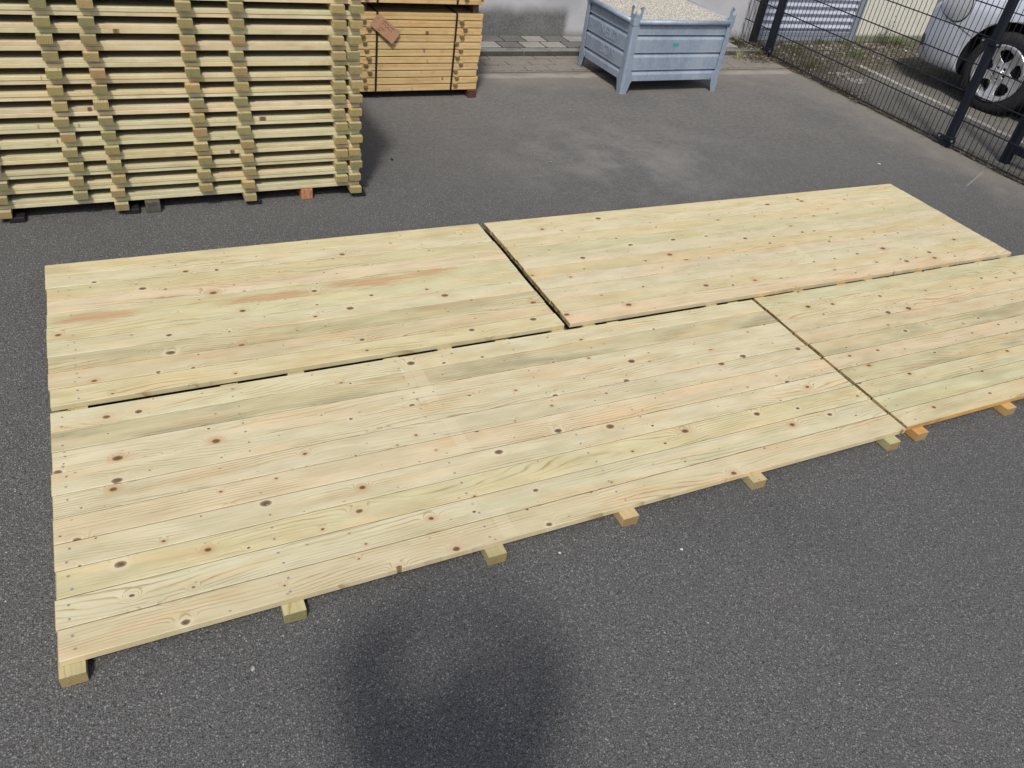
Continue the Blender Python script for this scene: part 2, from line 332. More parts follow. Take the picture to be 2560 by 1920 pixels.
def wall_mat():
    t = NT('pale_render'); p = world_pos(t); X, Y, Z = t.sep(p)
    n = t.noise(p, 2.2, 4.0, 0.6); nf = t.noise(p, 45.0, 4.0, 0.6)
    str_ = t.noise(t.comb(t.math('MULTIPLY', X, 5.0), 0.0, t.math('MULTIPLY', Z, 3.0)), 1.0, 5.0, 0.6)
    c = t.mix(t.ramp(n, 0.35, 0.7), (0.45, 0.46, 0.49), (0.36, 0.37, 0.395))
    c = t.mix(t.ramp(nf, 0.5, 0.75, 0, 0.25), c, (0.29, 0.29, 0.28))
    # dark field low on the wall: clear right edge, top fading out
    xe = t.math('ADD', X, t.math('MULTIPLY', t.math('SUBTRACT', nf, 0.5), 0.05))
    top = t.math('ADD', Z, t.math('MULTIPLY', t.math('SUBTRACT', str_, 0.5), 0.12))
    m = t.math('MULTIPLY', t.ramp(xe, 4.33, 4.25), t.ramp(top, 0.36, 0.22))
    m = t.math('MULTIPLY', m, t.ramp(str_, 0.25, 0.6, 0.85, 1.0))
    c = t.mix(t.math('MULTIPLY', m, 0.93), c, t.mix(t.ramp(nf, 0.4, 0.62), (0.085, 0.09, 0.09), (0.14, 0.142, 0.14)))
    foot = t.ramp(t.math('ADD', Z, t.math('MULTIPLY', nf, 0.05)), 0.15, 0.06)
    c = t.mix(t.math('MULTIPLY', foot, 0.6), c, (0.14, 0.145, 0.12))
    t.bump(nf, 0.3, 0.004)
    return t.fin(c, 0.85, spec=0.2)
M['wall'] = wall_mat()
def cream_mat():
    t = NT('cream_render'); p = world_pos(t); X, Y, Z = t.sep(p); nf = t.noise(p, 20.0, 4.0, 0.6)
    c = t.mix(t.ramp(nf, 0.4, 0.7), (0.62, 0.62, 0.55), (0.54, 0.54, 0.47))
    foot = t.ramp(t.math('ADD', Z, t.math('MULTIPLY', nf, 0.08)), 0.14, 0.09)
    c = t.mix(t.math('MULTIPLY', foot, 0.85), c, (0.11, 0.125, 0.07))
    return t.fin(c, 0.85, spec=0.2)
M['cream'] = cream_mat()

def galv_mat():
    t = NT('galvanised_steel'); p = obj_coords(t); X, Y, Z = t.sep(p)
    vo = t.new('ShaderNodeTexVoronoi', feature='F1'); t.put(vo.inputs['Vector'], p); vo.inputs['Scale'].default_value = 45.0
    n = t.noise(t.comb(t.math('MULTIPLY', X, 6.0), t.math('MULTIPLY', Y, 6.0), t.math('MULTIPLY', Z, 1.2)), 1.0, 4.0, 0.6)
    n2 = t.noise(p, 60.0, 3.0)
    cr, cg, cb = t.sep(vo.outputs['Color'])
    c = t.mix(t.ramp(cr, 0.2, 0.8), (0.265, 0.330, 0.425), (0.30, 0.370, 0.465))
    c = t.mix(t.ramp(n, 0.45, 0.68, 0, 0.55), c, (0.40, 0.45, 0.52))
    c = t.mix(t.ramp(n, 0.50, 0.30, 0, 0.45), c, (0.22, 0.25, 0.30))
    c = t.mix(t.ramp(n2, 0.62, 0.78, 0, 0.35), c, (0.16, 0.15, 0.14))
    return t.fin(c, t.ramp(n2, 0.3, 0.7, 0.50, 0.66), 0.35, 0.4)
M['galv'] = galv_mat()
M['galv_scuff'] = flat('scuffed_zinc', (0.50, 0.53, 0.55), 0.6, 0.3, var=0.3, scale=50)

def gravel_mat():
    t = NT('pale_gravel'); p = obj_coords(t)
    vo = t.new('ShaderNodeTexVoronoi', feature='F1'); t.put(vo.inputs['Vector'], p); vo.inputs['Scale'].default_value = 105.0
    cr, cg, cb = t.sep(vo.outputs['Color']); n = t.noise(p, 8.0, 4.0, 0.6)
    c = t.mix(cr, (0.36, 0.345, 0.31), (0.62, 0.60, 0.55))
    c = t.mix(t.ramp(vo.outputs['Distance'], 0.35, 0.75), c, (0.24, 0.225, 0.19))
    c = t.mix(t.ramp(n, 0.5, 0.7, 0, 0.4), c, (0.38, 0.35, 0.30))
    t.bump(vo.outputs['Distance'], -0.9, 0.008)
    return t.fin(c, 0.9, spec=0.15)
M['gravel'] = gravel_mat()
M['card'] = flat('brown_card', (0.36, 0.20, 0.12), 0.75, var=0.12, scale=25)
M['ink'] = flat('ink', (0.06, 0.03, 0.03), 0.8)

# ------------------------------------------------------------------ geometry helpers
def tag(o, label=None, cat=None, group=None, kind=None):
    if label: o['label'] = label
    if cat: o['category'] = cat
    if group: o['group'] = group
    if kind: o['kind'] = kind
    return o

class MB:
    def __init__(s): s.bm = bmesh.new()
    def box(s, x0, x1, y0, y1, z0, z1, mi=0, bev=0.0, seg=1, mat=None, taper=None):
        b = bmesh.new(); r = bmesh.ops.create_cube(b, size=1.0)
        for v in b.verts:
            v.co = Vector((x0 + (v.co.x + .5) * (x1 - x0), y0 + (v.co.y + .5) * (y1 - y0), z0 + (v.co.z + .5) * (z1 - z0)))
        if bev > 0: bmesh.ops.bevel(b, geom=list(b.edges), offset=bev, segments=seg, affect='EDGES', profile=0.5)
        if mat is not None: bmesh.ops.transform(b, matrix=mat, verts=b.verts)
        for f in b.faces: f.material_index = mi
        s.merge(b); return s
    def merge(s, b):
        me = bpy.data.meshes.new('tmp'); b.to_mesh(me); b.free(); s.bm.from_mesh(me); bpy.data.meshes.remove(me)
    def tube(s, pts, r, n=8, mi=0, cap=True):
        bm = s.bm; rings = []; pts = [Vector(p) for p in pts]
        rr = r if isinstance(r, (list, tuple)) else [r] * len(pts)
        for i, p in enumerate(pts):
            d = (pts[min(i + 1, len(pts) - 1)] - pts[max(i - 1, 0)]).normalized()
            a = Vector((0, 0, 1)) if abs(d.z) < 0.9 else Vector((1, 0, 0))
            u = d.cross(a).normalized(); v = d.cross(u)
            rings.append([bm.verts.new(p + (u * math.cos(2 * math.pi * k / n) + v * math.sin(2 * math.pi * k / n)) * rr[i]) for k in range(n)])
        for a, b in zip(rings, rings[1:]):
            for k in range(n):
                f = bm.faces.new((a[k], a[(k + 1) % n], b[(k + 1) % n], b[k])); f.material_index = mi
        if cap:
            for rg in (rings[0], rings[-1]):
                try: bm.faces.new(rg).material_index = mi
                except ValueError: pass
        return s
    def quad(s, ps, mi=0):
        f = s.bm.faces.new([s.bm.verts.new(p) for p in ps]); f.material_index = mi; return s
    def prism(s, outline, z0, z1, axis='z', mi=0, bev=0.0):
        """outline: list of 2-D points; axis names the extrusion direction"""
        b = bmesh.new()
        def P(a, c, h): return {'z': (a, c, h), 'y': (a, h, c), 'x': (h, a, c)}[axis]
        A = [b.verts.new(P(x, y, z0)) for x, y in outline]; B = [b.verts.new(P(x, y, z1)) for x, y in outline]
        b.faces.new(A); b.faces.new(B[::-1])
        n = len(A)
        for i in range(n): b.faces.new((A[i], B[i], B[(i + 1) % n], A[(i + 1) % n]))
        bmesh.ops.recalc_face_normals(b, faces=b.faces)
        if bev > 0: bmesh.ops.bevel(b, geom=list(b.edges), offset=bev, segments=1, affect='EDGES')
        for f in b.faces: f.material_index = mi
        s.merge(b); return s
    def lathe(s, prof, n=48, mi=0, close=True):
        """profile of (x, r) round the x axis"""
        bm = s.bm; rings = []
        for x, r in prof: rings.append([bm.verts.new((x, r * math.cos(2 * math.pi * k / n), r * math.sin(2 * math.pi * k / n))) for k in range(n)])
        pr = list(zip(rings, rings[1:])) + ([(rings[-1], rings[0])] if close else [])
        for a, b in pr:
            for k in range(n): bm.faces.new((a[k], b[k], b[(k + 1) % n], a[(k + 1) % n])).material_index = mi
        return s
    def mesh(s, name, mats, smooth=False, recalc=True):
        me = bpy.data.meshes.new(name)
        if recalc: bmesh.ops.recalc_face_normals(s.bm, faces=s.bm.faces)
        s.bm.to_mesh(me); s.bm.free()
        for m in (mats if isinstance(mats, (list, tuple)) else [mats]): me.materials.append(m)
        if smooth:
            for p in me.polygons: p.use_smooth = True
        return me
    def build(s, name, mats, parent=None, smooth=False, loc=None, recalc=True):
        o = bpy.data.objects.new(name, s.mesh(name, mats, smooth, recalc)); COL.objects.link(o)
        if parent: o.parent = parent
        if loc: o.location = loc
        return o

def inst(name, me, parent=None, loc=(0, 0, 0), rot=(0, 0, 0), color=None):
    o = bpy.data.objects.new(name, me); COL.objects.link(o)
    o.parent = parent; o.location = loc; o.rotation_euler = rot
    if color: o.color = color
    return o
def thing(name, label, cat, loc=(0, 0, 0), rz=0.0, group=None):
    o = bpy.data.objects.new(name, None); COL.objects.link(o); o.location = loc; o.rotation_euler = (0, 0, rz)
    o.empty_display_size = 0.1
    return tag(o, label, cat, group)

# ------------------------------------------------------------------ setting: ground
def sheet(name, x0, x1, y0, y1, z, mat, nx=1, ny=1):
    b = MB()
    for i in range(nx):
        for j in range(ny):
            xa = x0 + (x1 - x0) * i / nx; xb = x0 + (x1 - x0) * (i + 1) / nx
            ya = y0 + (y1 - y0) * j / ny; yb = y0 + (y1 - y0) * (j + 1) / ny
            b.quad([(xa, ya, z), (xb, ya, z), (xb, yb, z), (xa, yb, z)])
    o = b.build(name, mat, recalc=False); return tag(o, kind='structure')
sheet('ground', -200, 200, -200, 200, 0.0, M['asphalt'])
sheet('gutter', -6, 6.46, 6.43, 6.878, 0.004, M['gutter'])
b = MB(); ys = [i * 0.12 for i in range(-60, 63)]      # parking surface with a ragged edge along the fence
rr = random.Random(3); xsd = [6.47 + rr.uniform(-0.025, 0.03) for _ in ys]
for i in range(len(ys) - 1):
    b.quad([(xsd[i], ys[i], .004), (40, ys[i], .004), (40, ys[i + 1], .004), (xsd[i + 1], ys[i + 1], .004)])
tag(b.build('parking_area', M['parking'], recalc=False), kind='structure')
b = MB(); b.quad([(7.36, 3.4, .008), (7.44, 3.4, .008), (7.60, 6.5, .008), (7.52, 6.5, .008)])
tag(b.build('road_marking', M['line'], recalc=False), kind='structure')

# kerb and pavers by the wall
b = MB(); xk = -6.0
while xk < 6.45:
    x1 = min(xk + 0.80, 6.46)
    b.box(xk + .003, x1 - .003, 6.880, 6.985, -0.05, 0.050 + rr.uniform(-.002, .002), bev=0.008, seg=2); xk += 0.80
for f in b.bm.faces:
    f.material_index = 1 if abs(f.calc_center_median().y - 6.88) < 0.004 else 0
tag(b.build('kerb', [M['kerb'], M['kerb_face']]), kind='structure')
b = MB()
b.box(-6, 6.46, 6.985, 7.37, -0.04, 0.0465, mi=2)
for row, (ya, yb) in enumerate(((6.995, 7.178), (7.190, 7.368))):
    x = -6.0 + (0.235 - 0.205) + (0.0 if row == 0 else 0.115)
    while x < 6.2:
        dark = rr.random() < (0.75 if x < 3.55 else 0.25) if row == 0 else rr.random() < 0.55
        dz = rr.uniform(0.0, .005)
        b.box(x + .008, x + .227, ya + .006, yb - .006, 0.0, 0.050 + dz, mi=1 if dark else 0, bev=0.006, seg=1,
              mat=Matrix.Rotation(0, 4, 'Z')); x += 0.235
tag(b.build('pavement', [M['paver'], M['paver_dark'], M['joint']]), kind='structure')

# ------------------------------------------------------------------ building
bld = thing('building', 'long pale rendered wall with a grey corrugated shutter and a cream section at its right', 'building', (4, 7.38, 0))
b = MB(); b.box(-8, 6.70, 7.38, 7.68, 0, 4.0); o = b.build('rendered_wall', M['wall'], bld, loc=(-4, -7.38, 0))
b = MB(); b.box(6.70, 6.775, 7.33, 7.68, 0, 4.0); o = b.build('wall_edge_post', M['plastic'], bld, loc=(-4, -7.38, 0))
b = MB(); b.box(8.36, 9.55, 7.40, 7.68, 0, 4.0); o = b.build('cream_wall', M['cream'], bld, loc=(-4, -7.38, 0))
b = MB(); b.box(9.55, 10.1, 7.25, 7.68, 0, 4.0, bev=.01); b.box(10.1, 16, 7.40, 7.68, 0, 4.0); b.build('grey_pillar', M['shutter_frame'], bld, loc=(-4, -7.38, 0))
b = MB()                                             # corrugated sheet: horizontal rounded waves
prof = []; z = 0.10
while z < 2.6:
    for k in range(8):
        a = k / 8; prof.append((z + a * 0.078, 0.016 * math.cos(a * 2 * math.pi)))
    z += 0.078
for (za, da), (zb, db) in zip(prof, prof[1:]):
    b.quad([(6.82, 7.45 + da, za), (8.27, 7.45 + da, za), (8.27, 7.45 + db, zb), (6.82, 7.45 + db, zb)])
sh = b.build('corrugated_shutter', M['shutter'], bld, smooth=True, loc=(-4, -7.38, 0), recalc=False)
b = MB(); b.box(8.27, 8.36, 7.40, 7.60, 0, 2.7, bev=.004); b.box(6.775, 6.82, 7.42, 7.60, 0, 2.7, bev=.004)
b.box(6.82, 8.27, 7.42, 7.60, 0.0, 0.045, bev=.004); b.box(6.82, 8.27, 7.425, 7.60, 0.049, 0.10, bev=.004)
b.box(6.70, 8.36, 7.44, 7.68, 2.6, 4.0)
b.build('shutter_frame', M['shutter_frame'], sh)

# ------------------------------------------------------------------ deck panels
PITCH = 0.1075; DT = 0.0245
def board_mesh(L, W=PITCH - 0.0022, T=0.0205, mats=None, name='board', bev=0.0012, tongue=False, edge=None):
    b = MB(); b.box(-L / 2, L / 2, -W / 2, W / 2, 0, T, bev=bev)
    for f in b.bm.faces:
        if abs(abs(f.calc_center_median().x) - L / 2) < 0.003: f.material_index = 1
        elif edge and f.normal.y < -0.7 or (edge and abs(f.calc_center_median().y + W / 2) < 1e-4): f.material_index = 3
    if tongue: b.box(-L / 2 + .0015, L / 2 - .0015, W / 2 - .001, W / 2 + .0036, 0.004, T - 0.0040, mi=2)   # tongue that fills the joint; its dark colour paints joint shade and dirt
    return b.mesh(name, list(mats) + [M['joint_shade_dirt']] + ([edge] if edge else []))
def batten_mesh(L, W=0.066, T=0.0445, bev=0.007, mats=None, nose=0.0):
    b = MB(); b.box(-W / 2, W / 2, -L / 2, L / 2, -T, 0)
    es = [e for e in b.bm.edges if abs(e.verts[0].co.y - e.verts[1].co.y) > L * 0.9]
    es = [e for e in es if e.verts[0].co.z < -T / 2] + ([] if nose else [])
    bmesh.ops.bevel(b.bm, geom=es, offset=bev, segments=3, affect='EDGES', profile=0.5)
    es = [e for e in b.bm.edges if abs(e.verts[0].co.z - e.verts[1].co.z) < 1e-5 and e.verts[0].co.z < -T + 1e-4 and abs(abs(e.verts[0].co.y) - L / 2) < 1e-4 and abs(abs(e.verts[1].co.y) - L / 2) < 1e-4]
    if es: bmesh.ops.bevel(b.bm, geom=es, offset=0.004, segments=1, affect='EDGES')
    for f in b.bm.faces:
        if abs(f.normal.y) > 0.7: f.material_index = 1
    bmesh.ops.recalc_face_normals(b.bm, faces=b.bm.faces)
    for f in b.bm.faces: f.material_index = 1 if abs(f.normal.y) > 0.7 else 0
    return b.mesh('batten', mats)

YEL = (0.590, 0.530, 0.335); PALE = (0.610, 0.562, 0.380); GRN = (0.562, 0.530, 0.338); PNK = (0.602, 0.522, 0.352)
LIL = (0.585, 0.532, 0.370); OLV = (0.545, 0.495, 0.312); ORG = (0.595, 0.505, 0.310); TAN = (0.572, 0.507, 0.330)
def jit(c, r, a=0.03): k = 1 + r.uniform(-a, a); return tuple(v * k * (1 + r.uniform(-.012, .012)) for v in c)
screw_me = None
def get_screw():
    global screw_me
    if screw_me is None:
        b = MB(); bmesh.ops.create_cone(b.bm, cap_ends=True, segments=10, radius1=0.0042, radius2=0.0042, depth=0.0012)
        screw_me = b.mesh('screw', M['screw'])
    return screw_me
def deck_panel(label, x0, x1, y0, y1, tops, mat, battens, seed, cols, stains, batcol, proto=0.036, resin_row=None, z=0.043, screws=(), orange=False, group='board panels laid on the asphalt'):
    r = random.Random(seed); L = x1 - x0; n = 10; pitch = (y1 - y0) / n
    t = thing('deck_panel', label, 'wooden panel', ((x0 + x1) / 2, (y0 + y1) / 2, 0), 0, group)
    me = board_mesh(L, pitch - 0.0034, T=DT, mats=[mat, M['end_board']], bev=0.0016, tongue=True); me_back = board_mesh(L, pitch - 0.0034, T=DT, mats=[mat, M['end_board']], bev=0.0016)
    me_front = board_mesh(L, pitch - 0.0034, T=DT, mats=[mat, M['end_board']], bev=0.0016, tongue=True, edge=M['orange_edge']) if orange else me
    for i in range(n):                                   # rows from the back edge to the front edge
        m = me_back if i == 0 else (me_front if i == n - 1 else me)
        if resin_row == i:
            m = me.copy(); m.materials[0] = M['deck_resin']
        yy = y1 - pitch * (i + .5) - (y0 + y1) / 2
        o = inst('board', m, t, (r.uniform(-.0035, .0035), yy, z + r.uniform(-.0009, .0011)), (r.uniform(-.010, .010), 0, 0), color=(*jit(cols[i], r), stains[i]))
    bl = (y1 - y0) + 2 * proto
    bm_ = batten_mesh(bl, T=0.043, mats=[M['batten'], M['end']])
    for k, bx in enumerate(battens):
        inst('batten', bm_, t, (bx - (x0 + x1) / 2, 0, z - 0.0004), color=(*jit(batcol[k % len(batcol)], r), 0.5))
    for bx in screws:
        for i in range(n):
            for dy in (-.026, .024):
                yy = y1 - pitch * (i + .5) - (y0 + y1) / 2
                inst('screw', get_screw(), t, (bx - (x0 + x1) / 2 + r.uniform(-.006, .006), yy + dy + r.uniform(-.004, .004), z + DT + r.uniform(-.0002, .0004)), color=(1, 1, 1, 1))
    return t
GB = [(0.47, 0.43, 0.24), (0.50, 0.47, 0.27), (0.52, 0.45, 0.26), (0.54, 0.43, 0.24)]
deck_panel('long wooden board panel nearest the camera, its left front corner lowest in the photo', -0.372, 2.884, 1.523, 2.597, None, M['deck_front'],
           [-0.342, 0.252, 0.92, 1.45, 2.048, 2.793], 11,
           [PALE, OLV, LIL, PALE, LIL, PNK, PALE, YEL, PALE, PNK], [0.2, 1.0, 0.3, 0.2, 0.3, 0.35, 0.35, 0.4, 0.3, 0.1], GB, screws=(-0.335, 0.255, 0.92, 1.45))
deck_panel('wooden board panel cut off by the right photo edge, with orange-brown front edge and battens', 2.902, 6.158, 1.531, 2.603, None, M['deck'],
           [2.977, 3.575, 4.205, 4.745, 5.345, 6.085], 12,
           [GRN, YEL, PNK, PNK, OLV, PNK, OLV, GRN, GRN, YEL], [0.1, 0.2, 0.4, 0.3, 0.9, 0.3, 1.0, 0.6, 0.5, 0.6],
           [(0.56, 0.33, 0.12), (0.56, 0.36, 0.14)], screws=(2.975,), orange=True)
deck_panel('shortest wooden board panel, at the left behind the nearest one, with a reddish heartwood streak', -0.374, 1.777, 2.637, 3.684, None, M['deck'],
           [-0.285, 0.516, 1.172, 1.745], 13,
           [YEL, PALE, YEL, PNK, GRN, GRN, PALE, OLV, TAN, YEL], [0.5, 0.1, 0.2, 0.3, 0.2, 0.3, 0.2, 0.6, 0.3, 0.3], GB, resin_row=4, screws=(-0.28,))
deck_panel('wooden board panel farthest back and nearest the fence, evenly pale with many small knots', 1.812, 5.055, 2.637, 3.684, None, M['deck_back'],
           [1.916, 2.656, 3.254, 3.787, 4.442, 4.99], 14,
           [YEL, PALE, YEL, GRN, LIL, ORG, LIL, LIL, YEL, PNK], [0.1, 0.1, 0.2, 0.3, 0.2, 0.2, 0.4, 0.2, 0.2, 0.2], GB, screws=())

# ------------------------------------------------------------------ tall stack of panels, left
SX0, SX1, SY0 = -1.984, 1.272, 4.288
NP = 10; SW = NP * PITCH
st_board = board_mesh(SX1 - SX0, T=0.0195, mats=[M['stack'], M['end_board']], bev=0.0015)
st_bat_d = batten_mesh(SW + 0.072, T=0.0362, mats=[M['batten'], M['end']], bev=0.007)
st_bat_u = batten_mesh(SW + 0.072, T=0.0362, mats=[M['batten'], M['end']], bev=0.003)
DB = [1.240, 0.645, -0.012, -0.540, -1.14, -1.88]
UB = [-1.94, -1.343, -0.692, -0.190, 0.418, 1.155]
SCOL = [GRN, GRN, YEL, PALE, YEL, PNK, GRN, ORG, PALE, GRN, YEL, GRN, LIL, YEL]
rs = random.Random(21)
ORD = ['lowest', 'second', 'third', 'fourth', 'fifth', 'sixth', 'seventh', 'eighth', 'ninth', 'tenth', 'eleventh', 'twelfth', 'thirteenth', 'fourteenth', 'fifteenth', 'sixteenth',
       'seventeenth', 'eighteenth', 'nineteenth', 'twentieth', 'twenty-first', 'twenty-second', 'twenty-third', 'twenty-fourth', 'twenty-fifth', 'twenty-sixth', 'twenty-seventh', 'twenty-eighth', 'twenty-ninth', 'topmost']
TONE = {GRN: 'greenish', YEL: 'yellowish', PALE: 'very pale', PNK: 'pinkish', ORG: 'orange-tan', LIL: 'whitish', TAN: 'tan', OLV: 'olive'}
lean = 0.0
PZ = 0.0762
NL = 15
for k in range(NL):
    zb = 0.065 + k * PZ
    jx = rs.uniform(-.008, .008) - 0.008 * (k > 9)
    jx2 = jx + rs.uniform(-.006, .006)
    if k == 9: c = ORG if False else c_prev if False else GRN
    for up in (0, 1):
        idx = 2 * k + up
        col = rs.choice([GRN, GRN, YEL, YEL, PALE, YEL, PNK, GRN])
        if (k, up) in ((7, 1),): col = ORG
        if (k, up) in ((11, 1), (6, 0), (10, 0)): col = PNK
        if (k, up) in ((9, 1),): col = LIL
        where = 'lowest panel' if idx == 0 else ('topmost panel' if idx == 2 * NL - 1 else ORD[idx] + ' panel from the bottom')
        t = thing('stacked_panel', f'{where} of the tall left stack, {TONE[col]} front edge', 'wooden panel',
                  (0, SY0 + SW / 2 + rs.uniform(-.003, .003), 0), 0, 'board panels in the tall left stack')
        z0 = zb + (0.0199 if up else 0.0) + 0.0003
        for i in range(NP):
            cc = jit(col if i == 0 else rs.choice([GRN, YEL, PALE]), rs, 0.05)
            inst('board', st_board, t, (-0.356 + (jx2 if up else jx), -SW / 2 + PITCH * (i + .5), z0), color=(*cc, rs.uniform(0.0, 0.5)))
        for bx in (UB if up else DB):
            j = rs.uniform(-.006, .006)
            wc = jit(rs.choice(GB + [(0.42, 0.40, 0.22), (0.56, 0.42, 0.22)]), rs, .08)
            if up: inst('batten', st_bat_u, t, (bx + jx2 + j, rs.uniform(-.006, .006), z0 + 0.0195 + 0.0363), color=(*wc, .6))
            else: inst('batten', st_bat_d, t, (bx + jx + j, rs.uniform(-.006, .006), z0 - 0.0002), color=(*wc, .6))
# blocks under the stack
def block(label, x0, x1, y0, y1, z0, z1, mat, cat='wooden block', name='timber_or_shade_block', group=None):
    b = MB(); b.box(x0, x1, y0, y1, z0, z1, bev=0.003)
    o = b.build(name, mat); o.color = (0.5, 0.4, 0.25, 1)
    return tag(o, label, cat, group)
block('dark grey weathered block under the front of the tall stack, left of centre', 0.098, 0.172, 4.262, 5.2, 0.0, 0.062, M['block_grey'])
block('short orange block under the front edge of the tall stack, near its right end', 0.925, 0.990, 4.280, 5.2, 0.0, 0.062, M['block_orange'])
for x, lb in ((0.03, 'flat black slab standing in for the shade under the batten left of the grey block'), (0.66, 'flat black slab standing in for the shade under the third bottom batten of the tall stack'),
              (1.262, 'flat black slab standing in for the shade under the right end batten of the tall stack'), (-0.50, 'flat black slab standing in for the shade under the left bottom batten of the tall stack')):
    block(lb, x - .036, x + .036, 4.262, 4.9, 0.0, 0.028, M['black'])  # added black slabs that imitate the shade beneath the bottom battens

# ------------------------------------------------------------------ strapped bundles, middle back
BX1, BY0, BY1 = 2.690, 5.862, 7.05
bd_board = None
def bundle(z0, npair, which, seed, x1off=0.0, pp=0.0515, yoff=0.0):
    rb = random.Random(seed); L = 2.1
    b = MB(); T = 0.0222; W = 0.117
    b.box(-L / 2, L / 2, -W / 2, W / 2, 0, T, bev=0.0018)
    for f in b.bm.faces:
        if abs(abs(f.calc_center_median().x) - L / 2) < 0.003: f.material_index = 1
    me = b.mesh('board', [M['bundle'], M['end_board']])
    # batten whose front end is a small wedge-shaped nub
    b = MB(); b.prism([(-0.019, 0.001), (0.019, 0.001), (0.012, -0.019), (-0.012, -0.019)], -0.611, 0.58, axis='y', bev=0.001)
    for f in b.bm.faces: f.material_index = 1 if abs(f.normal.y) > 0.7 else 0
    nub = b.mesh('batten', [M['batten'], M['end_dark']])
    for k in range(npair):
        for up in (0, 1):
            last = (k == npair - 1 and up == 1)
            zz = z0 + k * pp + up * 0.0226; jx = rb.uniform(-.010, .004) - 0.010 * (k in (3, 2))
            lab = f'{ORD[2 * k + up] if not last else "topmost"} yellow board panel from the bottom of the {which} strapped bundle'
            t = thing('strapped_panel', lab, 'wooden panel', (BX1 - L / 2 + jx + x1off, (BY0 + BY1) / 2 + yoff, 0), 0, 'yellow board panels in the strapped bundles')
            for i in range(10):
                cc = jit(rb.choice([(0.58, 0.42, 0.205), (0.61, 0.45, 0.23), (0.56, 0.41, 0.20), (0.61, 0.46, 0.25)]), rb, .06)
                inst('board', me, t, (0, -0.594 + 0.119 * (i + .5), zz), color=(*cc, rb.uniform(0, .3)))
            if up and not last or (k == npair - 1 and not up and False):
                for bx in (2.515, 1.775):
                    inst('batten', nub, t, (bx - (BX1 - L / 2 + jx) + rb.uniform(-.045, .03), rb.uniform(-.006, .006), zz + 0.0222 + 0.0060), color=(0.36, 0.25, 0.12, .5))
bundle(0.060, 11, 'lower', 31)
bundle(0.692, 11, 'upper', 32, x1off=-0.012, yoff=-0.030)
rowlab = {0: ('red-brown square bearer under the right end of the lower strapped bundle', 'bearer_red'), 1: ('brown square bearer between the two strapped bundles, right end', 'bearer')}
block('red-brown square bearer under the right end of the lower strapped bundle', 2.606, 2.676, 5.842, 7.0, 0.0, 0.0592, M['bearer_red'], 'bearer', 'timber_bearer', 'bearers of the strapped bundles')
block('brown bearer between the two strapped bundles, at their right end', 2.604, 2.650, 5.880, 7.0, 0.6210, 0.6910, M['bearer'], 'bearer', 'timber_bearer', 'bearers of the strapped bundles')
block('brown bearer between the two strapped bundles, beside the tall stack', 1.745, 1.782, 5.880, 7.0, 0.6210, 0.6910, M['bearer'], 'bearer', 'timber_bearer', 'bearers of the strapped bundles')
block('dark bearer under the lower strapped bundle, hidden behind the tall stack', 1.20, 1.27, 5.90, 7.0, 0.0, 0.0592, M['bearer_red'], 'bearer', 'timber_bearer', 'bearers of the strapped bundles')

def strap(label, x, z0, z1, dx=0.0, yo=0.0):
    b = MB(); hw = 0.0075; y = BY0 - 0.006 + yo; ye = BY1 + .01
    def band(p, q, nrm, t=0.0012):
        p = Vector(p); q = Vector(q); wv = Vector((hw, 0, 0)); n = Vector(nrm) * t
        vs = [p - wv, p + wv, q + wv, q - wv]; vs2 = [v + n for v in vs]
        V = [b.bm.verts.new(v) for v in vs + vs2]
        for f in ((0, 1, 2, 3), (7, 6, 5, 4), (0, 4, 5, 1), (1, 5, 6, 2), (2, 6, 7, 3), (3, 7, 4, 0)): b.bm.faces.new([V[i] for i in f])
    band((x, y, z0 - .001), (x + dx, y, z1 + .001), (0, -1, 0)); band((x + dx, y, z1 + .001), (x + dx, ye, z1 + .001), (0, 0, 1))
    band((x, ye, z0), (x + dx, ye, z1), (0, 1, 0)); band((x, y, z0 - .0012), (x, ye, z0 - .0012), (0, 0, -1))
    tag(b.build('strapping_band', M['black_band']), label, 'strap', 'black straps round the bundles')
zt = 0.060 + 10 * .0515 + .0226 + .0222
strap('black strap round the lower bundle, beside the brown tag', 1.851, 0.060, zt, dx=0.004)
strap('black strap round the lower bundle, at its right', 2.459, 0.060, zt, dx=0.010)
strap('black strap round the upper bundle, above the brown tag', 1.845, 0.692, 0.692 + zt - .06, yo=-.03)
strap('black strap round the upper bundle, at its right', 2.452, 0.692, 0.692 + zt - .06, yo=-.03)

# paper tag, tilted, hanging from the left strap
tg = thing('paper_tag', 'brown card tag with faded handwriting hanging askew on the left strap', 'tag', (1.912, BY0 - 0.020, 0.516))
ang = math.radians(-38)
TM = Matrix.Rotation(math.radians(-7), 4, 'X') @ Matrix.Rotation(-ang, 4, 'Y')
def tagpt(u, v, d=0.0): return TM @ Vector((u, -d, v))
b = MB()
hw_, hh = 0.105, 0.052
out = [(-hw_, -hh + .008), (-hw_, hh - .016), (-hw_ + .018, hh), (hw_ - .006, hh), (hw_, hh - .006), (hw_, -hh + .006), (hw_ - .006, -hh), (-hw_ + .008, -hh)]
A = [b.bm.verts.new(tagpt(u, v, 0.0)) for u, v in out]; B = [b.bm.verts.new(tagpt(u, v, 0.0012)) for u, v in out]
b.bm.faces.new(A); b.bm.faces.new(B)
for i in range(len(A)): b.bm.faces.new((A[i], A[(i + 1) % len(A)], B[(i + 1) % len(A)], B[i]))
b.build('card', M['card'], tg)
b = MB()                                                # printed line and scribbled writing
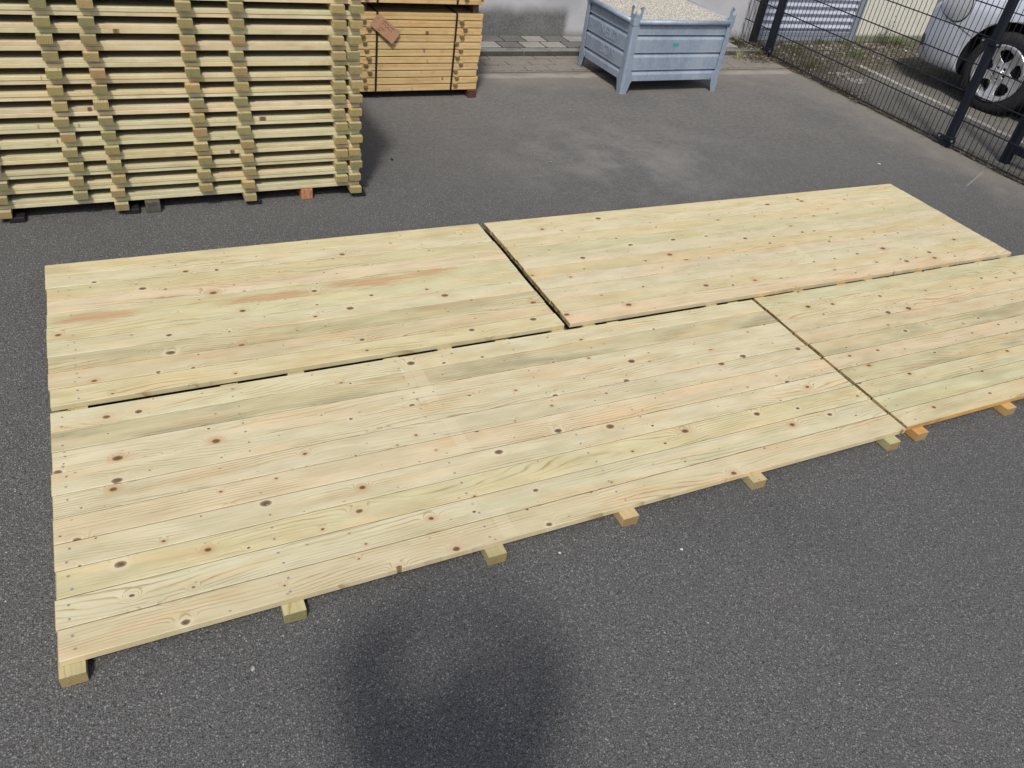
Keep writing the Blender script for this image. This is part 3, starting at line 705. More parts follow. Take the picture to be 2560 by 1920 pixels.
def stroke(pts, w=0.0016):
    for (u0, v0), (u1, v1) in zip(pts, pts[1:]):
        dx, dy = u1 - u0, v1 - v0; l = math.hypot(dx, dy) or 1; nx, ny = -dy / l * w, dx / l * w
        b.quad([tagpt(u0 - nx, v0 - ny, .0018), tagpt(u1 - nx, v1 - ny, .0018), tagpt(u1 + nx, v1 + ny, .0018), tagpt(u0 + nx, v0 + ny, .0018)])
stroke([(-0.045, 0.034), (0.012, 0.034)], .0022); stroke([(0.018, 0.034), (0.055, 0.034)], .0020)
rt = random.Random(5)
for (u0, v0, n) in ((-0.045, 0.012, 9), (0.005, 0.014, 8), (-0.040, -0.014, 8), (-0.052, -0.034, 6)):
    pts = [(u0 + i * 0.0065, v0 + rt.uniform(-.009, .009)) for i in range(n)]; stroke(pts, .0013)
b.build('handwriting', M['ink'], tg, recalc=False)
b = MB(); b.tube([tagpt(-hw_ + .012, hh - .020, 0.003), tagpt(-hw_ + .022, hh - .026, 0.003)], 0.004, 8)
b.build('eyelet', M['bolt'], tg)

# ------------------------------------------------------------------ steel stacking box
bx = thing('steel_stacking_box', 'grey-blue galvanised steel stacking box on four legs, full of pale gravel', 'metal box', (4.555, 6.225, 0), math.radians(0.8))
BW, BD = 0.525, 0.385           # half sizes
ZB, ZT_ = 0.105, 0.560          # panel bottom and top
def ribbed(length, name):
    """pressed panel in the xz plane facing -y: flat bands that step back at three grooves"""
    gro = [0.193, 0.337, 0.483]
    prof = [(ZB, 0.0)]
    for g in gro: prof += [(g - .040, 0.0), (g - .034, 0.001), (g - .007, 0.017), (g - .003, 0.022), (g + .0035, 0.022), (g + .004, -0.001), (g + .010, 0.0)]
    prof += [(ZT_, 0.0)]
    b = MB()
    def P(zc, d, x): return (x, d, zc)
    n = len(prof); th = 0.004
    for (za, da), (zc, dc) in zip(prof, prof[1:]):
        b.quad([P(za, da, -length), P(za, da, length), P(zc, dc, length), P(zc, dc, -length)])
        b.quad([P(za, da + th, length), P(za, da + th, -length), P(zc, dc + th, -length), P(zc, dc + th, length)])
    b.quad([P(ZB, 0, -length), P(ZB, th, -length), P(ZB, th, length), P(ZB, 0, length)])
    return b.mesh(name, M['galv'], recalc=False)
fm = ribbed(BW - 0.045, 'side_panel'); sm = ribbed(BD - 0.045, 'side_panel')
inst('side_panel', fm, bx, (0, -BD + .012, 0)); inst('side_panel', fm, bx, (0, BD - .012, 0), (0, 0, math.pi))
lp = inst('side_panel', sm, bx, (-BW + .012, 0, 0), (0, 0, -math.pi / 2)); inst('side_panel', sm, bx, (BW - .012, 0, 0), (0, 0, math.pi / 2))
b = MB(); b.box(-BW + .03, BW - .03, -BD + .03, BD - .03, ZB + .002, ZB + .008); b.build('floor_plate', M['galv'], bx)
def corner_mesh():
    """folded angle post: two flanges meeting at a rounded corner; flanges flare, then taper to a foot"""
    b = MB(); Wd = 0.060
    prof = [(0.0, 0.062), (0.006, 0.058), (0.085, 0.080), (0.125, 0.100), (0.20, 0.066), (0.34, 0.060), (0.56, 0.060)]
    rows = []
    for zc, wd in prof:
        r = 0.016
        pts = [(wd, 0.0)] + [(r - r * math.sin(a), r - r * math.cos(a)) for a in [i * math.pi / 2 / 4 for i in range(5)]] + [(0.0, wd)]
        rows.append([b.bm.verts.new((x, y, zc)) for x, y in pts])
    for a, c in zip(rows, rows[1:]):
        for i in range(len(a) - 1): b.bm.faces.new((a[i], a[i + 1], c[i + 1], c[i]))
    me = b.mesh('corner_post', [M['galv'], M['galv_scuff']])
    return me
cm = corner_mesh()
for sx, sy, rz in ((-1, -1, 0), (1, -1, math.pi / 2), (1, 1, math.pi), (-1, 1, -math.pi / 2)):
    o = inst('corner_post', cm, bx, (sx * BW, sy * BD, 0), (0, 0, rz)); md = o.modifiers.new('s', 'SOLIDIFY'); md.thickness = 0.006; md.offset = 0
    b = MB(); b.tube([(0.004, 0.004, 0.005), (0.030, 0.002, 0.004), (0.060, 0.001, 0.006), (0.066, 0.001, 0.03), (0.080, 0.001, 0.085)], 0.0035, 6)
    b.tube([(0.004, 0.004, 0.005), (0.002, 0.030, 0.004), (0.001, 0.060, 0.006), (0.001, 0.066, 0.03), (0.001, 0.080, 0.085)], 0.0035, 6)
    q = b.build('foot_edge', M['galv_scuff'], o)
    # stacking lug: two upright ears with a round hole between them on top of the post
    lg = MB()
    def ear(axis):
        out = [(-0.012, 0.0), (0.012, 0.0)]
        w_, h_ = 0.060, 0.096
        arc = [(0.024 + .024 * math.cos(a), 0.058 + .026 * math.sin(a)) for a in [math.radians(d) for d in (70, 40, 10, -20, -50, -80, -110, -150, -180)]]
        shape = [(0, -0.01), (w_ + .004, -0.01), (w_ + .006, 0.04), (w_ + .010, h_ - .012), (w_ + .004, h_), (w_ - .020, h_ - .004), (w_ - .026, h_ - .022)] + arc + [(0.0, 0.03)]
        lg.prism(shape, -0.004, 0.003, axis=axis)
    ear('y'); ear('x')
    lg.box(-0.006, 0.066, -0.006, 0.066, -0.055, 0.004, bev=0.004)
    lg.build('stacking_lug', M['galv'], bx, loc=(sx * BW, sy * BD, 0.612)).rotation_euler = (0, 0, rz)
# rolled rim round the top
b = MB(); zr = 0.588; r_ = 0.021
def rim(p, q):
    p = Vector(p); q = Vector(q); b.tube([p, q], r_, 14)
rim((-BW + .05, -BD, zr), (BW - .05, -BD, zr)); rim((-BW + .05, BD, zr), (BW - .05, BD, zr))
rim((-BW, -BD + .05, zr), (-BW, BD - .05, zr)); rim((BW, -BD + .05, zr), (BW, BD - .05, zr))
b.build('rim', M['galv'], bx, smooth=True)
b = MB(); b.box(-0.028, 0.028, -0.0015, 0.0, -0.012, 0.012, bev=0); o = b.build('teal_sticker', M['teal'], bx, loc=(-0.038, -BD + .0105, 0.408)); o.rotation_euler = (0, math.radians(-4), 0)
def text_mesh(body, size, extr):
    cu = bpy.data.curves.new('t', 'FONT'); cu.body = body; cu.size = size; cu.extrude = extr; cu.align_x = 'CENTER'; cu.offset = 0.001
    o = bpy.data.objects.new('t', cu); COL.objects.link(o)
    dg = bpy.context.evaluated_depsgraph_get(); me = bpy.data.meshes.new_from_object(o.evaluated_get(dg)); bpy.data.objects.remove(o)
    me.materials.clear(); me.materials.append(M['galv']); me.name = 'lettering'; return me
for body, zc, xx in (('K', 0.505, 0.05), ('NELO', 0.365, 0.03), ('BOX', 0.225, 0.05)):
    me = text_mesh(body, 0.112, 0.0015)
    o = inst('embossed_lettering', me, lp, (xx, -0.001, zc), (math.pi / 2, 0, 0))
# gravel load
b = MB(); N_ = 60; rg = random.Random(9)
from mathutils import noise as mn
vv = {}
for i in range(N_ + 1):
    for j in range(N_ + 1):
        x = -BW + .012 + (2 * BW - .024) * i / N_; y = -BD + .012 + (2 * BD - .024) * j / N_
        e = min(1, min(i, N_ - i, j, N_ - j) / 6)
        h = 0.605 + e * (0.012 + 0.012 * mn.noise(Vector((x * 5, y * 5, 0))) + 0.010 * mn.noise(Vector((x * 40, y * 40, 3))) + rg.uniform(-.003, .003))
        vv[i, j] = b.bm.verts.new((x, y, h))
for i in range(N_):
    for j in range(N_): b.bm.faces.new((vv[i, j], vv[i + 1, j], vv[i + 1, j + 1], vv[i, j + 1]))
o = b.build('gravel_load', M['gravel'], loc=(4.555, 6.225, 0)); o.rotation_euler = (0, 0, math.radians(0.8))
tag(o, 'pale gravel filling the steel stacking box to its rim', 'gravel', kind='stuff')

# ------------------------------------------------------------------ mesh fence
fen = thing('mesh_fence', 'tall anthracite wire mesh fence between the yard and the parked car', 'fence', (6.49, 4.36, 0))
posts = [(6.522, 6.842), (6.472, 4.360), (6.44, 1.85), (6.40, -0.66)]
HF = 1.95
def post_part(px, py):
    b = MB(); b.box(-0.026, 0.026, -0.033, 0.033, 0, HF, bev=0.007, seg=3)
    o = b.build('post', M['anthracite'], fen, loc=(px - 6.49, py - 4.36, 0))
    b = MB(); b.box(-0.045, 0.045, -0.050, 0.050, 0.0, 0.022, bev=.01, seg=2); 
    for z in (0.075, 0.86, 1.65):
        c = MB(); c.box(-0.034, 0.034, -0.038, 0.038, z - .020, z + .020, bev=.004)
        c.box(-0.040, -0.034, -0.095, -0.036, z - .019, z + .019, bev=.002); c.box(-0.040, -0.034, 0.036, 0.095, z - .019, z + .019, bev=.002)
        cl = c.build('clamp', M['anthracite'], o)
        for s in (-1, 1):
            d = MB(); bmesh.ops.create_cone(d.bm, cap_ends=True, segments=6, radius1=0.009, radius2=0.008, depth=0.008, matrix=Matrix.Translation((-0.044, s * 0.068, z)) @ Matrix.Rotation(math.pi / 2, 4, 'Y'))
            d.build('bolt', M['bolt'], cl)
    b.bm.free()
for px, py in posts: post_part(px, py)
def wire_panel(p, q, zb=0.022):
    p = Vector((*p, 0)); q = Vector((*q, 0)); d = (q - p); L = d.length; d.normalize(); nrm = Vector((-d.y, d.x, 0)) * 0.0055
    b = MB(); n = int(round((L - 0.06) / 0.0502)); st = (L - 0.06) / n
    for i in range(n + 1):
        c = p + d * (0.03 + i * st); b.tube([c + Vector((0, 0, zb)), c + Vector((0, 0, HF - .02))], 0.0030, 5)
    z = zb + 0.012; k = 0
    while z < HF - .01:
        for s in (-1, 1):
            a = p + d * 0.02 + nrm * s; e = p + d * (L - 0.02) + nrm * s
            b.tube([a + Vector((0, 0, z)), e + Vector((0, 0, z))], 0.0042, 6)
        z += 0.2125
    o = b.build('wire_panel', M['anthracite'], fen, loc=(-6.49, -4.36, 0))
wire_panel((6.53, 7.36), (6.524, 6.875), zb=0.03)
for a, c in zip(posts, posts[1:]): wire_panel((a[0], a[1] - .033), (c[0], c[1] + .033))

# sliding gate behind the fence
gt = thing('sliding_gate', 'dark steel gate leaf standing just behind the fence at the right photo edge', 'gate', (6.745, 3.97, 0))
b = MB(); b.box(-0.032, 0.032, -0.034, 0.034, 0.0, 1.8, bev=.004); b.build('end_post', M['anthracite'], gt)
b = MB(); b.box(-0.032, 0.032, -3.2, -0.0345, 0.105, 0.168, bev=.004); b.build('lower_rail', M['anthracite'], gt)
b = MB(); b.box(-0.030, 0.030, -3.2, -0.0345, 1.72, 1.78, bev=.004); b.build('upper_rail', M['anthracite'], gt)
b = MB()
for i in range(28): b.box(-0.009, 0.009, -0.15 - i * .11, -0.132 - i * .11, 0.169, 1.719)
b.build('bar_infill', M['anthracite'], gt)
b = MB(); b.box(-0.05, 0.05, -0.42, -0.32, 0.0, 0.104, bev=.01, seg=2); b.build('roller_block', M['black'], gt)

# ------------------------------------------------------------------ parked car
car = thing('parked_car', 'silver-blue car parked nose to the wall behind the mesh fence', 'car', (0, 0, 0))
CYAW = math.radians(7)
HUB = Vector((7.80, 5.075, 0))
HWID = 0.86
c_, s_ = math.cos(CYAW), math.sin(CYAW)
# car frame: +y forward, left side at x=-HWID, origin on the ground between the front wheels
org = HUB - Vector((c_ * -HWID, s_ * -HWID, 0))
car.location = org; car.rotation_euler = (0, 0, CYAW)
def body_mesh():
    # stations along y: (y, half width low, half width shoulder, sill z, shoulder z, roof z, half width roof)
    st = [(1.16, 0.30, 0.30, 0.34, 0.56, 0.60, 0.22), (1.13, 0.46, 0.46, 0.24, 0.64, 0.68, 0.36), (1.05, 0.62, 0.62, 0.19, 0.72, 0.77, 0.48), (0.92, 0.745, 0.74, 0.18, 0.78, 0.85, 0.58), (0.74, 0.82, 0.80, 0.19, 0.82, 0.91, 0.64),
          (0.45, 0.855, 0.835, 0.20, 0.86, 0.97, 0.68), (0.0, 0.865, 0.845, 0.20, 0.90, 1.03, 0.70), (-0.45, 0.86, 0.845, 0.19, 0.93, 1.08, 0.70),
          (-1.15, 0.86, 0.845, 0.19, 0.95, 1.44, 0.58), (-1.6, 0.86, 0.845, 0.19, 0.96, 1.50, 0.58), (-2.4, 0.86, 0.84, 0.19, 0.97, 1.48, 0.57),
          (-2.9, 0.85, 0.82, 0.22, 0.97, 1.36, 0.54), (-3.2, 0.80, 0.76, 0.26, 0.95, 1.08, 0.52), (-3.32, 0.68, 0.64, 0.32, 0.86, 0.92, 0.45)]
    b = MB(); rows = []
    for y, wl, ws, zs, zsh, zr_, wr in st:
        half = [(0.0, zs), (wl * .8, zs), (wl * .97, zs + .04), (wl, zs + .16), (wl * 1.005, (zs + zsh) / 2), (wl * 0.995, zsh - .12), (ws, zsh - .03), (ws * .97, zsh), ((ws + wr) / 2 + .01, (zsh + zr_) / 2 + .01), (wr, zr_ - .01), (wr * .6, zr_ + .015), (0.0, zr_ + .03)]
        pts = [(-x, z) for x, z in half] + [(x, z) for x, z in half[::-1][1:-1]]
        rows.append([b.bm.verts.new((x, y, z)) for x, z in pts])
    for a, c in zip(rows, rows[1:]):
        n = len(a)
        for i in range(n): b.bm.faces.new((a[i], a[(i + 1) % n], c[(i + 1) % n], c[i]))
    b.bm.faces.new(rows[0]); b.bm.faces.new(rows[-1][::-1])
    bmesh.ops.recalc_face_normals(b.bm, faces=b.bm.faces)
    return b.mesh('body', [M['paint'], M['plastic']], smooth=True)
bo = bpy.data.objects.new('body', body_mesh()); COL.objects.link(bo)
sb = bo.modifiers.new('s', 'SUBSURF'); sb.levels = 2; sb.render_levels = 2
cutters = []
for yy in (0.0, -2.55):
    for sx in (-1, 1):
        m = MB(); bmesh.ops.create_cone(m.bm, cap_ends=True, segments=48, radius1=0.450, radius2=0.450, depth=0.5, matrix=Matrix.Translation((sx * 0.80, yy, 0.372)) @ Matrix.Rotation(math.pi / 2, 4, 'Y'))
        co = m.build('cut', M['plastic']); cutters.append(co)
        md = bo.modifiers.new('b', 'BOOLEAN'); md.operation = 'DIFFERENCE'; md.object = co; md.solver = 'EXACT'
dg = bpy.context.evaluated_depsgraph_get(); dg.update()
bme = bpy.data.meshes.new_from_object(bo.evaluated_get(dg)); bme.name = 'body'
bpy.data.objects.remove(bo)
for co in cutters: bpy.data.objects.remove(co)
bme.materials.clear(); bme.materials.append(M['paint']); bme.materials.append(M['plastic'])
for p in bme.polygons:
    c = p.center; inside = False
    for yy in (0.0, -2.55):
        if abs(math.hypot(c.y - yy, c.z - 0.372)) < 0.448 and abs(c.x) < 0.84: inside = True
        if abs(math.hypot(c.y - yy, c.z - 0.372) - 0.450) < 0.004 and abs(c.x) > 0.5: inside = True
    p.material_index = 1 if inside else 0
    p.use_smooth = not inside
body = inst('body', bme, car)
def make_wheel(parent, x, y, sx):
    wt = bpy.data.objects.new('wheel', None); COL.objects.link(wt); wt.parent = parent; wt.location = (x, y, 0.370)
    wt.rotation_euler = (0, 0, 0 if sx < 0 else math.pi)
    # tyre: outward is -x
    b = MB(); b.lathe([(0.0, 0.252), (-0.006, 0.262), (-0.006, 0.320), (0.008, 0.354), (0.035, 0.369), (0.165, 0.369), (0.19, 0.355), (0.205, 0.31), (0.20, 0.255)], 64)
    wt2 = b.build('tyre', M['tyre'], wt, smooth=True)
    b = MB(); b.lathe([(-0.004, 0.253), (-0.009, 0.247), (-0.006, 0.238), (0.012, 0.228), (0.06, 0.222), (0.19, 0.22)], 64, close=False)
    NR, NA = 26, 180
    def dish(r): return 0.004 + 0.045 * (1 - min(1, r / 0.225) ** 2) - 0.032 * max(0, 1 - r / 0.10)
    def hole(r, a):
        k = 2 * math.pi / 5; aa = (a + k / 2) % k - k / 2
        u = r * math.cos(aa) - 0.158; v = r * math.sin(aa)
        w_ = 0.064 + 0.50 * u
        return (u / 0.062) ** 2 + (v / max(w_, .01)) ** 2 < 1
    def bolt_h(r, a):
        k = 2 * math.pi / 5; aa = (a + k) % k - k / 2
        return math.hypot(r * math.cos(aa) - 0.052, r * math.sin(aa)) < 0.0135
    vs = {}
    def vert(i, j):
        j %= NA
        if (i, j) not in vs:
            r = 0.010 + (0.230 - 0.010) * i / NR; a = 2 * math.pi * j / NA
            vs[i, j] = b.bm.verts.new((dish(r), r * math.cos(a + .3), r * math.sin(a + .3)))
        return vs[i, j]
    for i in range(NR):
        r = 0.010 + 0.22 * (i + .5) / NR
        for j in range(NA):
            a = 2 * math.pi * (j + .5) / NA
            if hole(r, a) or bolt_h(r, a): continue
            b.bm.faces.new((vert(i, j), vert(i, j + 1), vert(i + 1, j + 1), vert(i + 1, j)))
    o = b.build('rim', M['rim'], wt, smooth=True); md = o.modifiers.new('s', 'SOLIDIFY'); md.thickness = 0.014; md.offset = -1
    b = MB(); b.lathe([(0.002, 0.0001), (0.002, 0.026), (0.008, 0.030), (0.012, 0.031)], 32, close=False); b.build('hub_cap', M['rim'], wt, smooth=True)
    b = MB(); b.lathe([(0.075, 0.0001), (0.075, 0.150), (0.10, 0.150), (0.10, 0.219), (0.104, 0.221)], 48, close=False); b.build('brake_disc', M['dark_metal'], wt, smooth=True)
# the rim is seen between tyre and hub, so wheels are sub-assemblies built straight on the car
for (wx, wy, sx) in ((-HWID + .005, 0, -1), (HWID - .005, 0, 1), (-HWID + .005, -2.55, -1), (HWID - .005, -2.55, 1)):
    make_wheel(car, wx, wy, sx)
# project trim onto the body surface
from mathutils.bvhtree import BVHTree
bv = BVHTree.FromPolygons([v.co.copy() for v in bme.vertices], [tuple(p.vertices) for p in bme.polygons])
def on_body(o_, d_):
    h = bv.ray_cast(Vector(o_), Vector(d_).normalized()); return h
def patch(name, ctr, nrm, ru, rv, mat, off=0.004, dome=0.0, seg=28, rings=6, rot=0.0, sup=2.0, inner=0.0, parent=None):
    nrm = Vector(nrm).normalized(); u = Vector((0, 0, 1)).cross(nrm).normalized(); v = nrm.cross(u)
    u, v = u * math.cos(rot) + v * math.sin(rot), v * math.cos(rot) - u * math.sin(rot)
    b = MB(); prev = None; cv = None
    for i in range(rings + 1):
        f = inner + (1 - inner) * i / rings; row = []
        for k in range(seg):
            a = 2 * math.pi * k / seg; ca, sa = math.cos(a), math.sin(a)
            ca = math.copysign(abs(ca) ** (2 / sup), ca); sa = math.copysign(abs(sa) ** (2 / sup), sa)
            p = Vector(ctr) + u * ca * ru * f + v * sa * rv * f + nrm * 0.5
            h = bv.ray_cast(p, -nrm)
            q = h[0] + nrm * (off + dome * (1 - f * f)) if h[0] is not None else p - nrm * 0.5
            row.append(b.bm.verts.new(q))
        if prev:
            for k in range(seg): b.bm.faces.new((prev[k], prev[(k + 1) % seg], row[(k + 1) % seg], row[k]))
        elif inner == 0: pass
        prev = row
    return b.build(name, mat, parent or car, smooth=True)
nl = (-0.80, 0.55, 0.25)
hl = patch('headlight', (-0.70, 0.70, 0.79), nl, 0.205, 0.125, M['rim'], off=0.002, rot=-.25, sup=2.3)
patch('lens', (-0.70, 0.70, 0.79), nl, 0.205, 0.125, M['lens'], off=0.012, dome=0.025, rot=-.25, sup=2.3, parent=hl)
patch('seal', (-0.70, 0.70, 0.79), nl, 0.213, 0.133, M['plastic'], off=0.005, rot=-.25, sup=2.3, inner=0.94, rings=1, parent=hl)
hr = patch('headlight', (0.70, 0.70, 0.79), (0.80, 0.55, .25), 0.205, 0.125, M['rim'], off=0.002, rot=.25, sup=2.3)
patch('lens', (0.70, 0.70, 0.79), (0.80, 0.55, .25), 0.205, 0.125, M['lens'], off=0.012, dome=0.025, rot=.25, sup=2.3, parent=hr)
for sx in (-1, 1):
    patch('fog_recess', (sx * 0.60, 0.93, 0.40), (sx * 0.55, 0.83, 0.0), 0.085, 0.060, M['plastic'], off=0.003, sup=2.4)
patch('grille', (0, 1.14, 0.52), (0, 1, 0), 0.24, 0.05, M['plastic'], off=0.004, sup=4)
patch('lower_intake', (0, 1.14, 0.34), (0, 1, 0), 0.26, 0.045, M['plastic'], off=0.004, sup=4)
def seam_line(pts, nrm, rad=0.0035, name='panel_gap'):
    b = MB(); q = []
    for p in pts:
        h = bv.ray_cast(Vector(p) + Vector(nrm).normalized() * 0.5, -Vector(nrm).normalized())
        if h[0] is not None: q.append(h[0])
    if len(q) > 2: b.tube(q, rad, 6); b.build(name, M['plastic'], car)
    else: b.bm.free()
for sx in (-1, 1):
    seam_line([(sx * .86, 0.38 + t * 0.05, 0.585 + 0.012 * t) for t in range(10)], (sx * .8, 0.6, 0))
    seam_line([(sx * (.50 + .045 * t), 1.02 - 0.03 * t, 0.42 - .004 * t * t + 0.000 * t) for t in range(9)], (sx * .7, 0.75, -.1))
    seam_line([(sx * .86, -0.52 - 0.01 * t, 0.26 + t * 0.06) for t in range(11)], (sx, 0, 0))
    seam_line([(sx * .86, -1.45, 0.26 + t * 0.06) for t in range(11)], (sx, 0, 0))
    w_ = patch('side_window', (sx * .7, -1.55, 1.19), (sx, 0, .35), 0.78, 0.17, M['glass_dark'], off=0.004, sup=5)
patch('windscreen', (0, -0.80, 1.26), (0, 1, 1.2), 0.56, 0.26, M['glass_dark'], off=0.004, sup=5)

# ------------------------------------------------------------------ weeds, litter, stones
def blade(b, base, ang, ln, lean, w_, mi=0):
    p = Vector(base); d = Vector((math.cos(ang), math.sin(ang), 0)); s = Vector((-d.y, d.x, 0)) * w_; n = 5; prev = None
    for i in range(n + 1):
        f = i / n; c = p + d * (lean * f * f * ln) + Vector((0, 0, ln * f * (1 - .35 * lean * f)))
        ww = s * (1 - f) ** .7
        row = (b.bm.verts.new(c - ww), b.bm.verts.new(c + ww + Vector((0, 0, .0004))))
        if prev: b.bm.faces.new((prev[0], prev[1], row[1], row[0])).material_index = mi
        prev = row
def tuft(name, label, cat, x, y, n, ln, mats, seed, spread=0.05, z=0.004, leaves=0, w_=0.003):
    r = random.Random(seed); t = thing(name, label, cat, (x, y, z), 0, 'weeds along the wall and fence')
    b = MB()
    for _ in range(n): blade(b, (r.gauss(0, spread * .35), r.gauss(0, spread * .35), 0), r.uniform(0, 6.28), ln * r.uniform(.5, 1.1), r.uniform(.3, 1.3), w_ * r.uniform(.7, 1.3))
    b.build('blades', mats[0], t, recalc=False)
    if leaves:
        b = MB()
        for _ in range(leaves):
            h = r.uniform(.15, 1) * ln; a = r.uniform(0, 6.28); rad = r.uniform(0, spread); c = Vector((math.cos(a) * rad, math.sin(a) * rad, h * r.uniform(.2, 1)))
            s = r.uniform(.006, .014); q = r.uniform(0, 6.28); tl = r.uniform(-.6, .6)
            u = Vector((math.cos(q), math.sin(q), tl)) * s; v = Vector((-math.sin(q), math.cos(q), r.uniform(-.5, .5))) * s * .6
            b.quad([c - u, c + v, c + u, c - v])
        b.build('leaves', mats[-1], t, recalc=False)
tuft('grass_tuft', 'pale yellow-green grass tuft by the kerb, left of the first fence post', 'weed', 6.05, 6.76, 34, 0.12, [M['straw']], 1, .05, w_=.0035)
tuft('weed_plant', 'dry weed clump at the foot of the wall, left of the shutter', 'weed', 6.38, 7.24, 60, 0.14, [M['stalk'], M['litter']], 2, .13, leaves=90)
tuft('weed_plant', 'dry weeds round the foot of the first fence post', 'weed', 6.40, 6.90, 50, 0.10, [M['stalk'], M['litter']], 3, .12, leaves=80)
tuft('weed_plant', 'bright green weed at the foot of the shutter', 'weed', 7.75, 7.33, 30, 0.06, [M['green'], M['green']], 4, .12, leaves=120)
tuft('weed_plant', 'small green weed at the right foot of the shutter', 'weed', 8.10, 7.32, 26, 0.06, [M['green'], M['green']], 5, .10, leaves=80)
tuft('weed_plant', 'tall thin weed with bare stalks against the cream wall', 'weed', 8.75, 7.30, 26, 0.33, [M['stalk'], M['green']], 6, .12, leaves=160, w_=.002)
tuft('weed_plant', 'low green weed spreading in front of the cream wall', 'weed', 8.95, 7.25, 40, 0.10, [M['green'], M['green']], 8, .20, leaves=240)
tuft('weed_plant', 'grassy weeds in the strip just behind the fence', 'weed', 6.80, 6.45, 60, 0.12, [M['stalk'], M['green']], 9, .16, leaves=60)
tuft('weed_plant', 'low weeds on the gravel between fence and cream wall', 'weed', 7.85, 6.85, 30, 0.06, [M['green'], M['green']], 10, .20, leaves=110)
tuft('weed_plant', 'small weeds on the gravel right below the corrugated shutter', 'weed', 7.10, 7.05, 30, 0.07, [M['stalk'], M['green']], 12, .18, leaves=90)
# leaf litter along the fence foot: beyond counting
b = MB(); r = random.Random(77)
for i in range(9000):
    m = r.random()
    if m < 0.62: y = r.uniform(-1, 7.2) if r.random() < .5 else r.uniform(5.4, 7.2); x = 6.50 + r.gauss(0.02, 0.05) + (0.10 * abs(r.gauss(0, 1)) if y > 5.5 else 0)
    elif m < 0.85: x = r.uniform(6.5, 9.2); y = 7.30 - abs(r.gauss(0, 0.45))
    else: x = r.gauss(6.35, 0.12); y = r.gauss(6.80, 0.10)
    s = r.uniform(.004, .013); a = r.uniform(0, 6.28); z = 0.006 + r.uniform(0, .010)
    if y > 6.88 and x < 6.46: z += .05
    u = Vector((math.cos(a), math.sin(a), r.uniform(-.4, .4))) * s; v = Vector((-math.sin(a), math.cos(a), r.uniform(-.4, .4))) * s * r.uniform(.35, .8)
    c = Vector((x, y, z + abs(u.z) + abs(v.z)))
    b.quad([c - u, c - v, c + u, c + v], mi=0 if r.random() < .8 else 1)
tag(b.build('leaf_litter', [M['litter'], M['stonechip']], recalc=False), 'brown leaf litter and grit along the foot of the fence and wall', 'leaf litter', kind='stuff')
def pebble(b, c, s, r):
    q = bmesh.new(); bmesh.ops.create_icosphere(q, subdivisions=1, radius=1)
    for v in q.verts: v.co *= r.uniform(.75, 1.15)
    bmesh.ops.transform(q, matrix=Matrix.Translation(c) @ Matrix.Rotation(r.uniform(0, 6.28), 4, 'Z') @ Matrix.Diagonal((s, s * .7, s * .45, 1)), verts=q.verts)
    b.merge(q)
b = MB()
for i in range(150):
    x = r.uniform(6.6, 9.3); y = 7.3 - abs(r.gauss(0, .45)); pebble(b, (x, y, .010), r.uniform(.008, .026), r)
for i in range(60): pebble(b, (r.gauss(7.0, .06), r.uniform(5.9, 6.25), .012), r.uniform(.012, .03), r)
tag(b.build('rubble', M['stonechip'], recalc=False), 'grey rubble scattered on the ground between fence and building', 'rubble', kind='stuff')
def bit(name, label, cat, x, y, sx, sy, mat, rz=0.0, sz=0.004):
    r = random.Random(int(x * 1000)); q = MB(); pebble(q, (0, 0, 0), 1.0, r)
    for v in q.bm.verts: v.co = Vector((v.co.x * sx, v.co.y * sy * 1.4, v.co.z * sz * 2))
    o = q.build(name, mat, loc=(x, y, sz)); o.rotation_euler = (0, 0, rz); return tag(o, label, cat)
bit('white_chip', 'white chip on the dark asphalt in front of the nearest panel, right of centre', 'debris', 1.570, 1.326, .0075, .005, M['white_chip'], .3)
bit('white_chip', 'whitish smear-like flake on the asphalt at the lower left, below the second batten', 'debris', 0.103, 1.371, .010, .007, M['stonechip'], .8, .002)
bit('white_chip', 'white chip on the asphalt between the farthest panel and the fence', 'debris', 5.442, 4.135, .015, .011, M['white_chip'], .3)
bit('small_stone', 'small pale stone on the asphalt just behind the farthest panel, left one', 'stone', 2.697, 4.553, .012, .010, M['stonechip'], 1.1, .006)
bit('white_chip', 'pale flake on the asphalt just right of the third batten of the nearest panel', 'debris', 1.145, 1.455, .006, .004, M['white_chip'], 2.0)
bit('small_stone', 'small dark stone on the asphalt right of the tall stack', 'stone', 1.62, 4.75, .011, .010, M['black'], .2, .007)
bit('small_stone', 'pale stone on the asphalt left of the steel box', 'stone', 3.36, 5.50, .016, .010, M['stonechip'], .4, .006)
bit('crumpled_wrapper', 'small white litter piece on the ground in front of the cream wall', 'litter', 8.82, 6.98, .035, .020, M['white_chip'], .5, .012)
bit('wood_splinter', 'pale curled splinter lying on the nearest board panel', 'splinter', 0.93, 2.50, .004, .012, M['white_chip'], .3, .002).location.z = 0.068

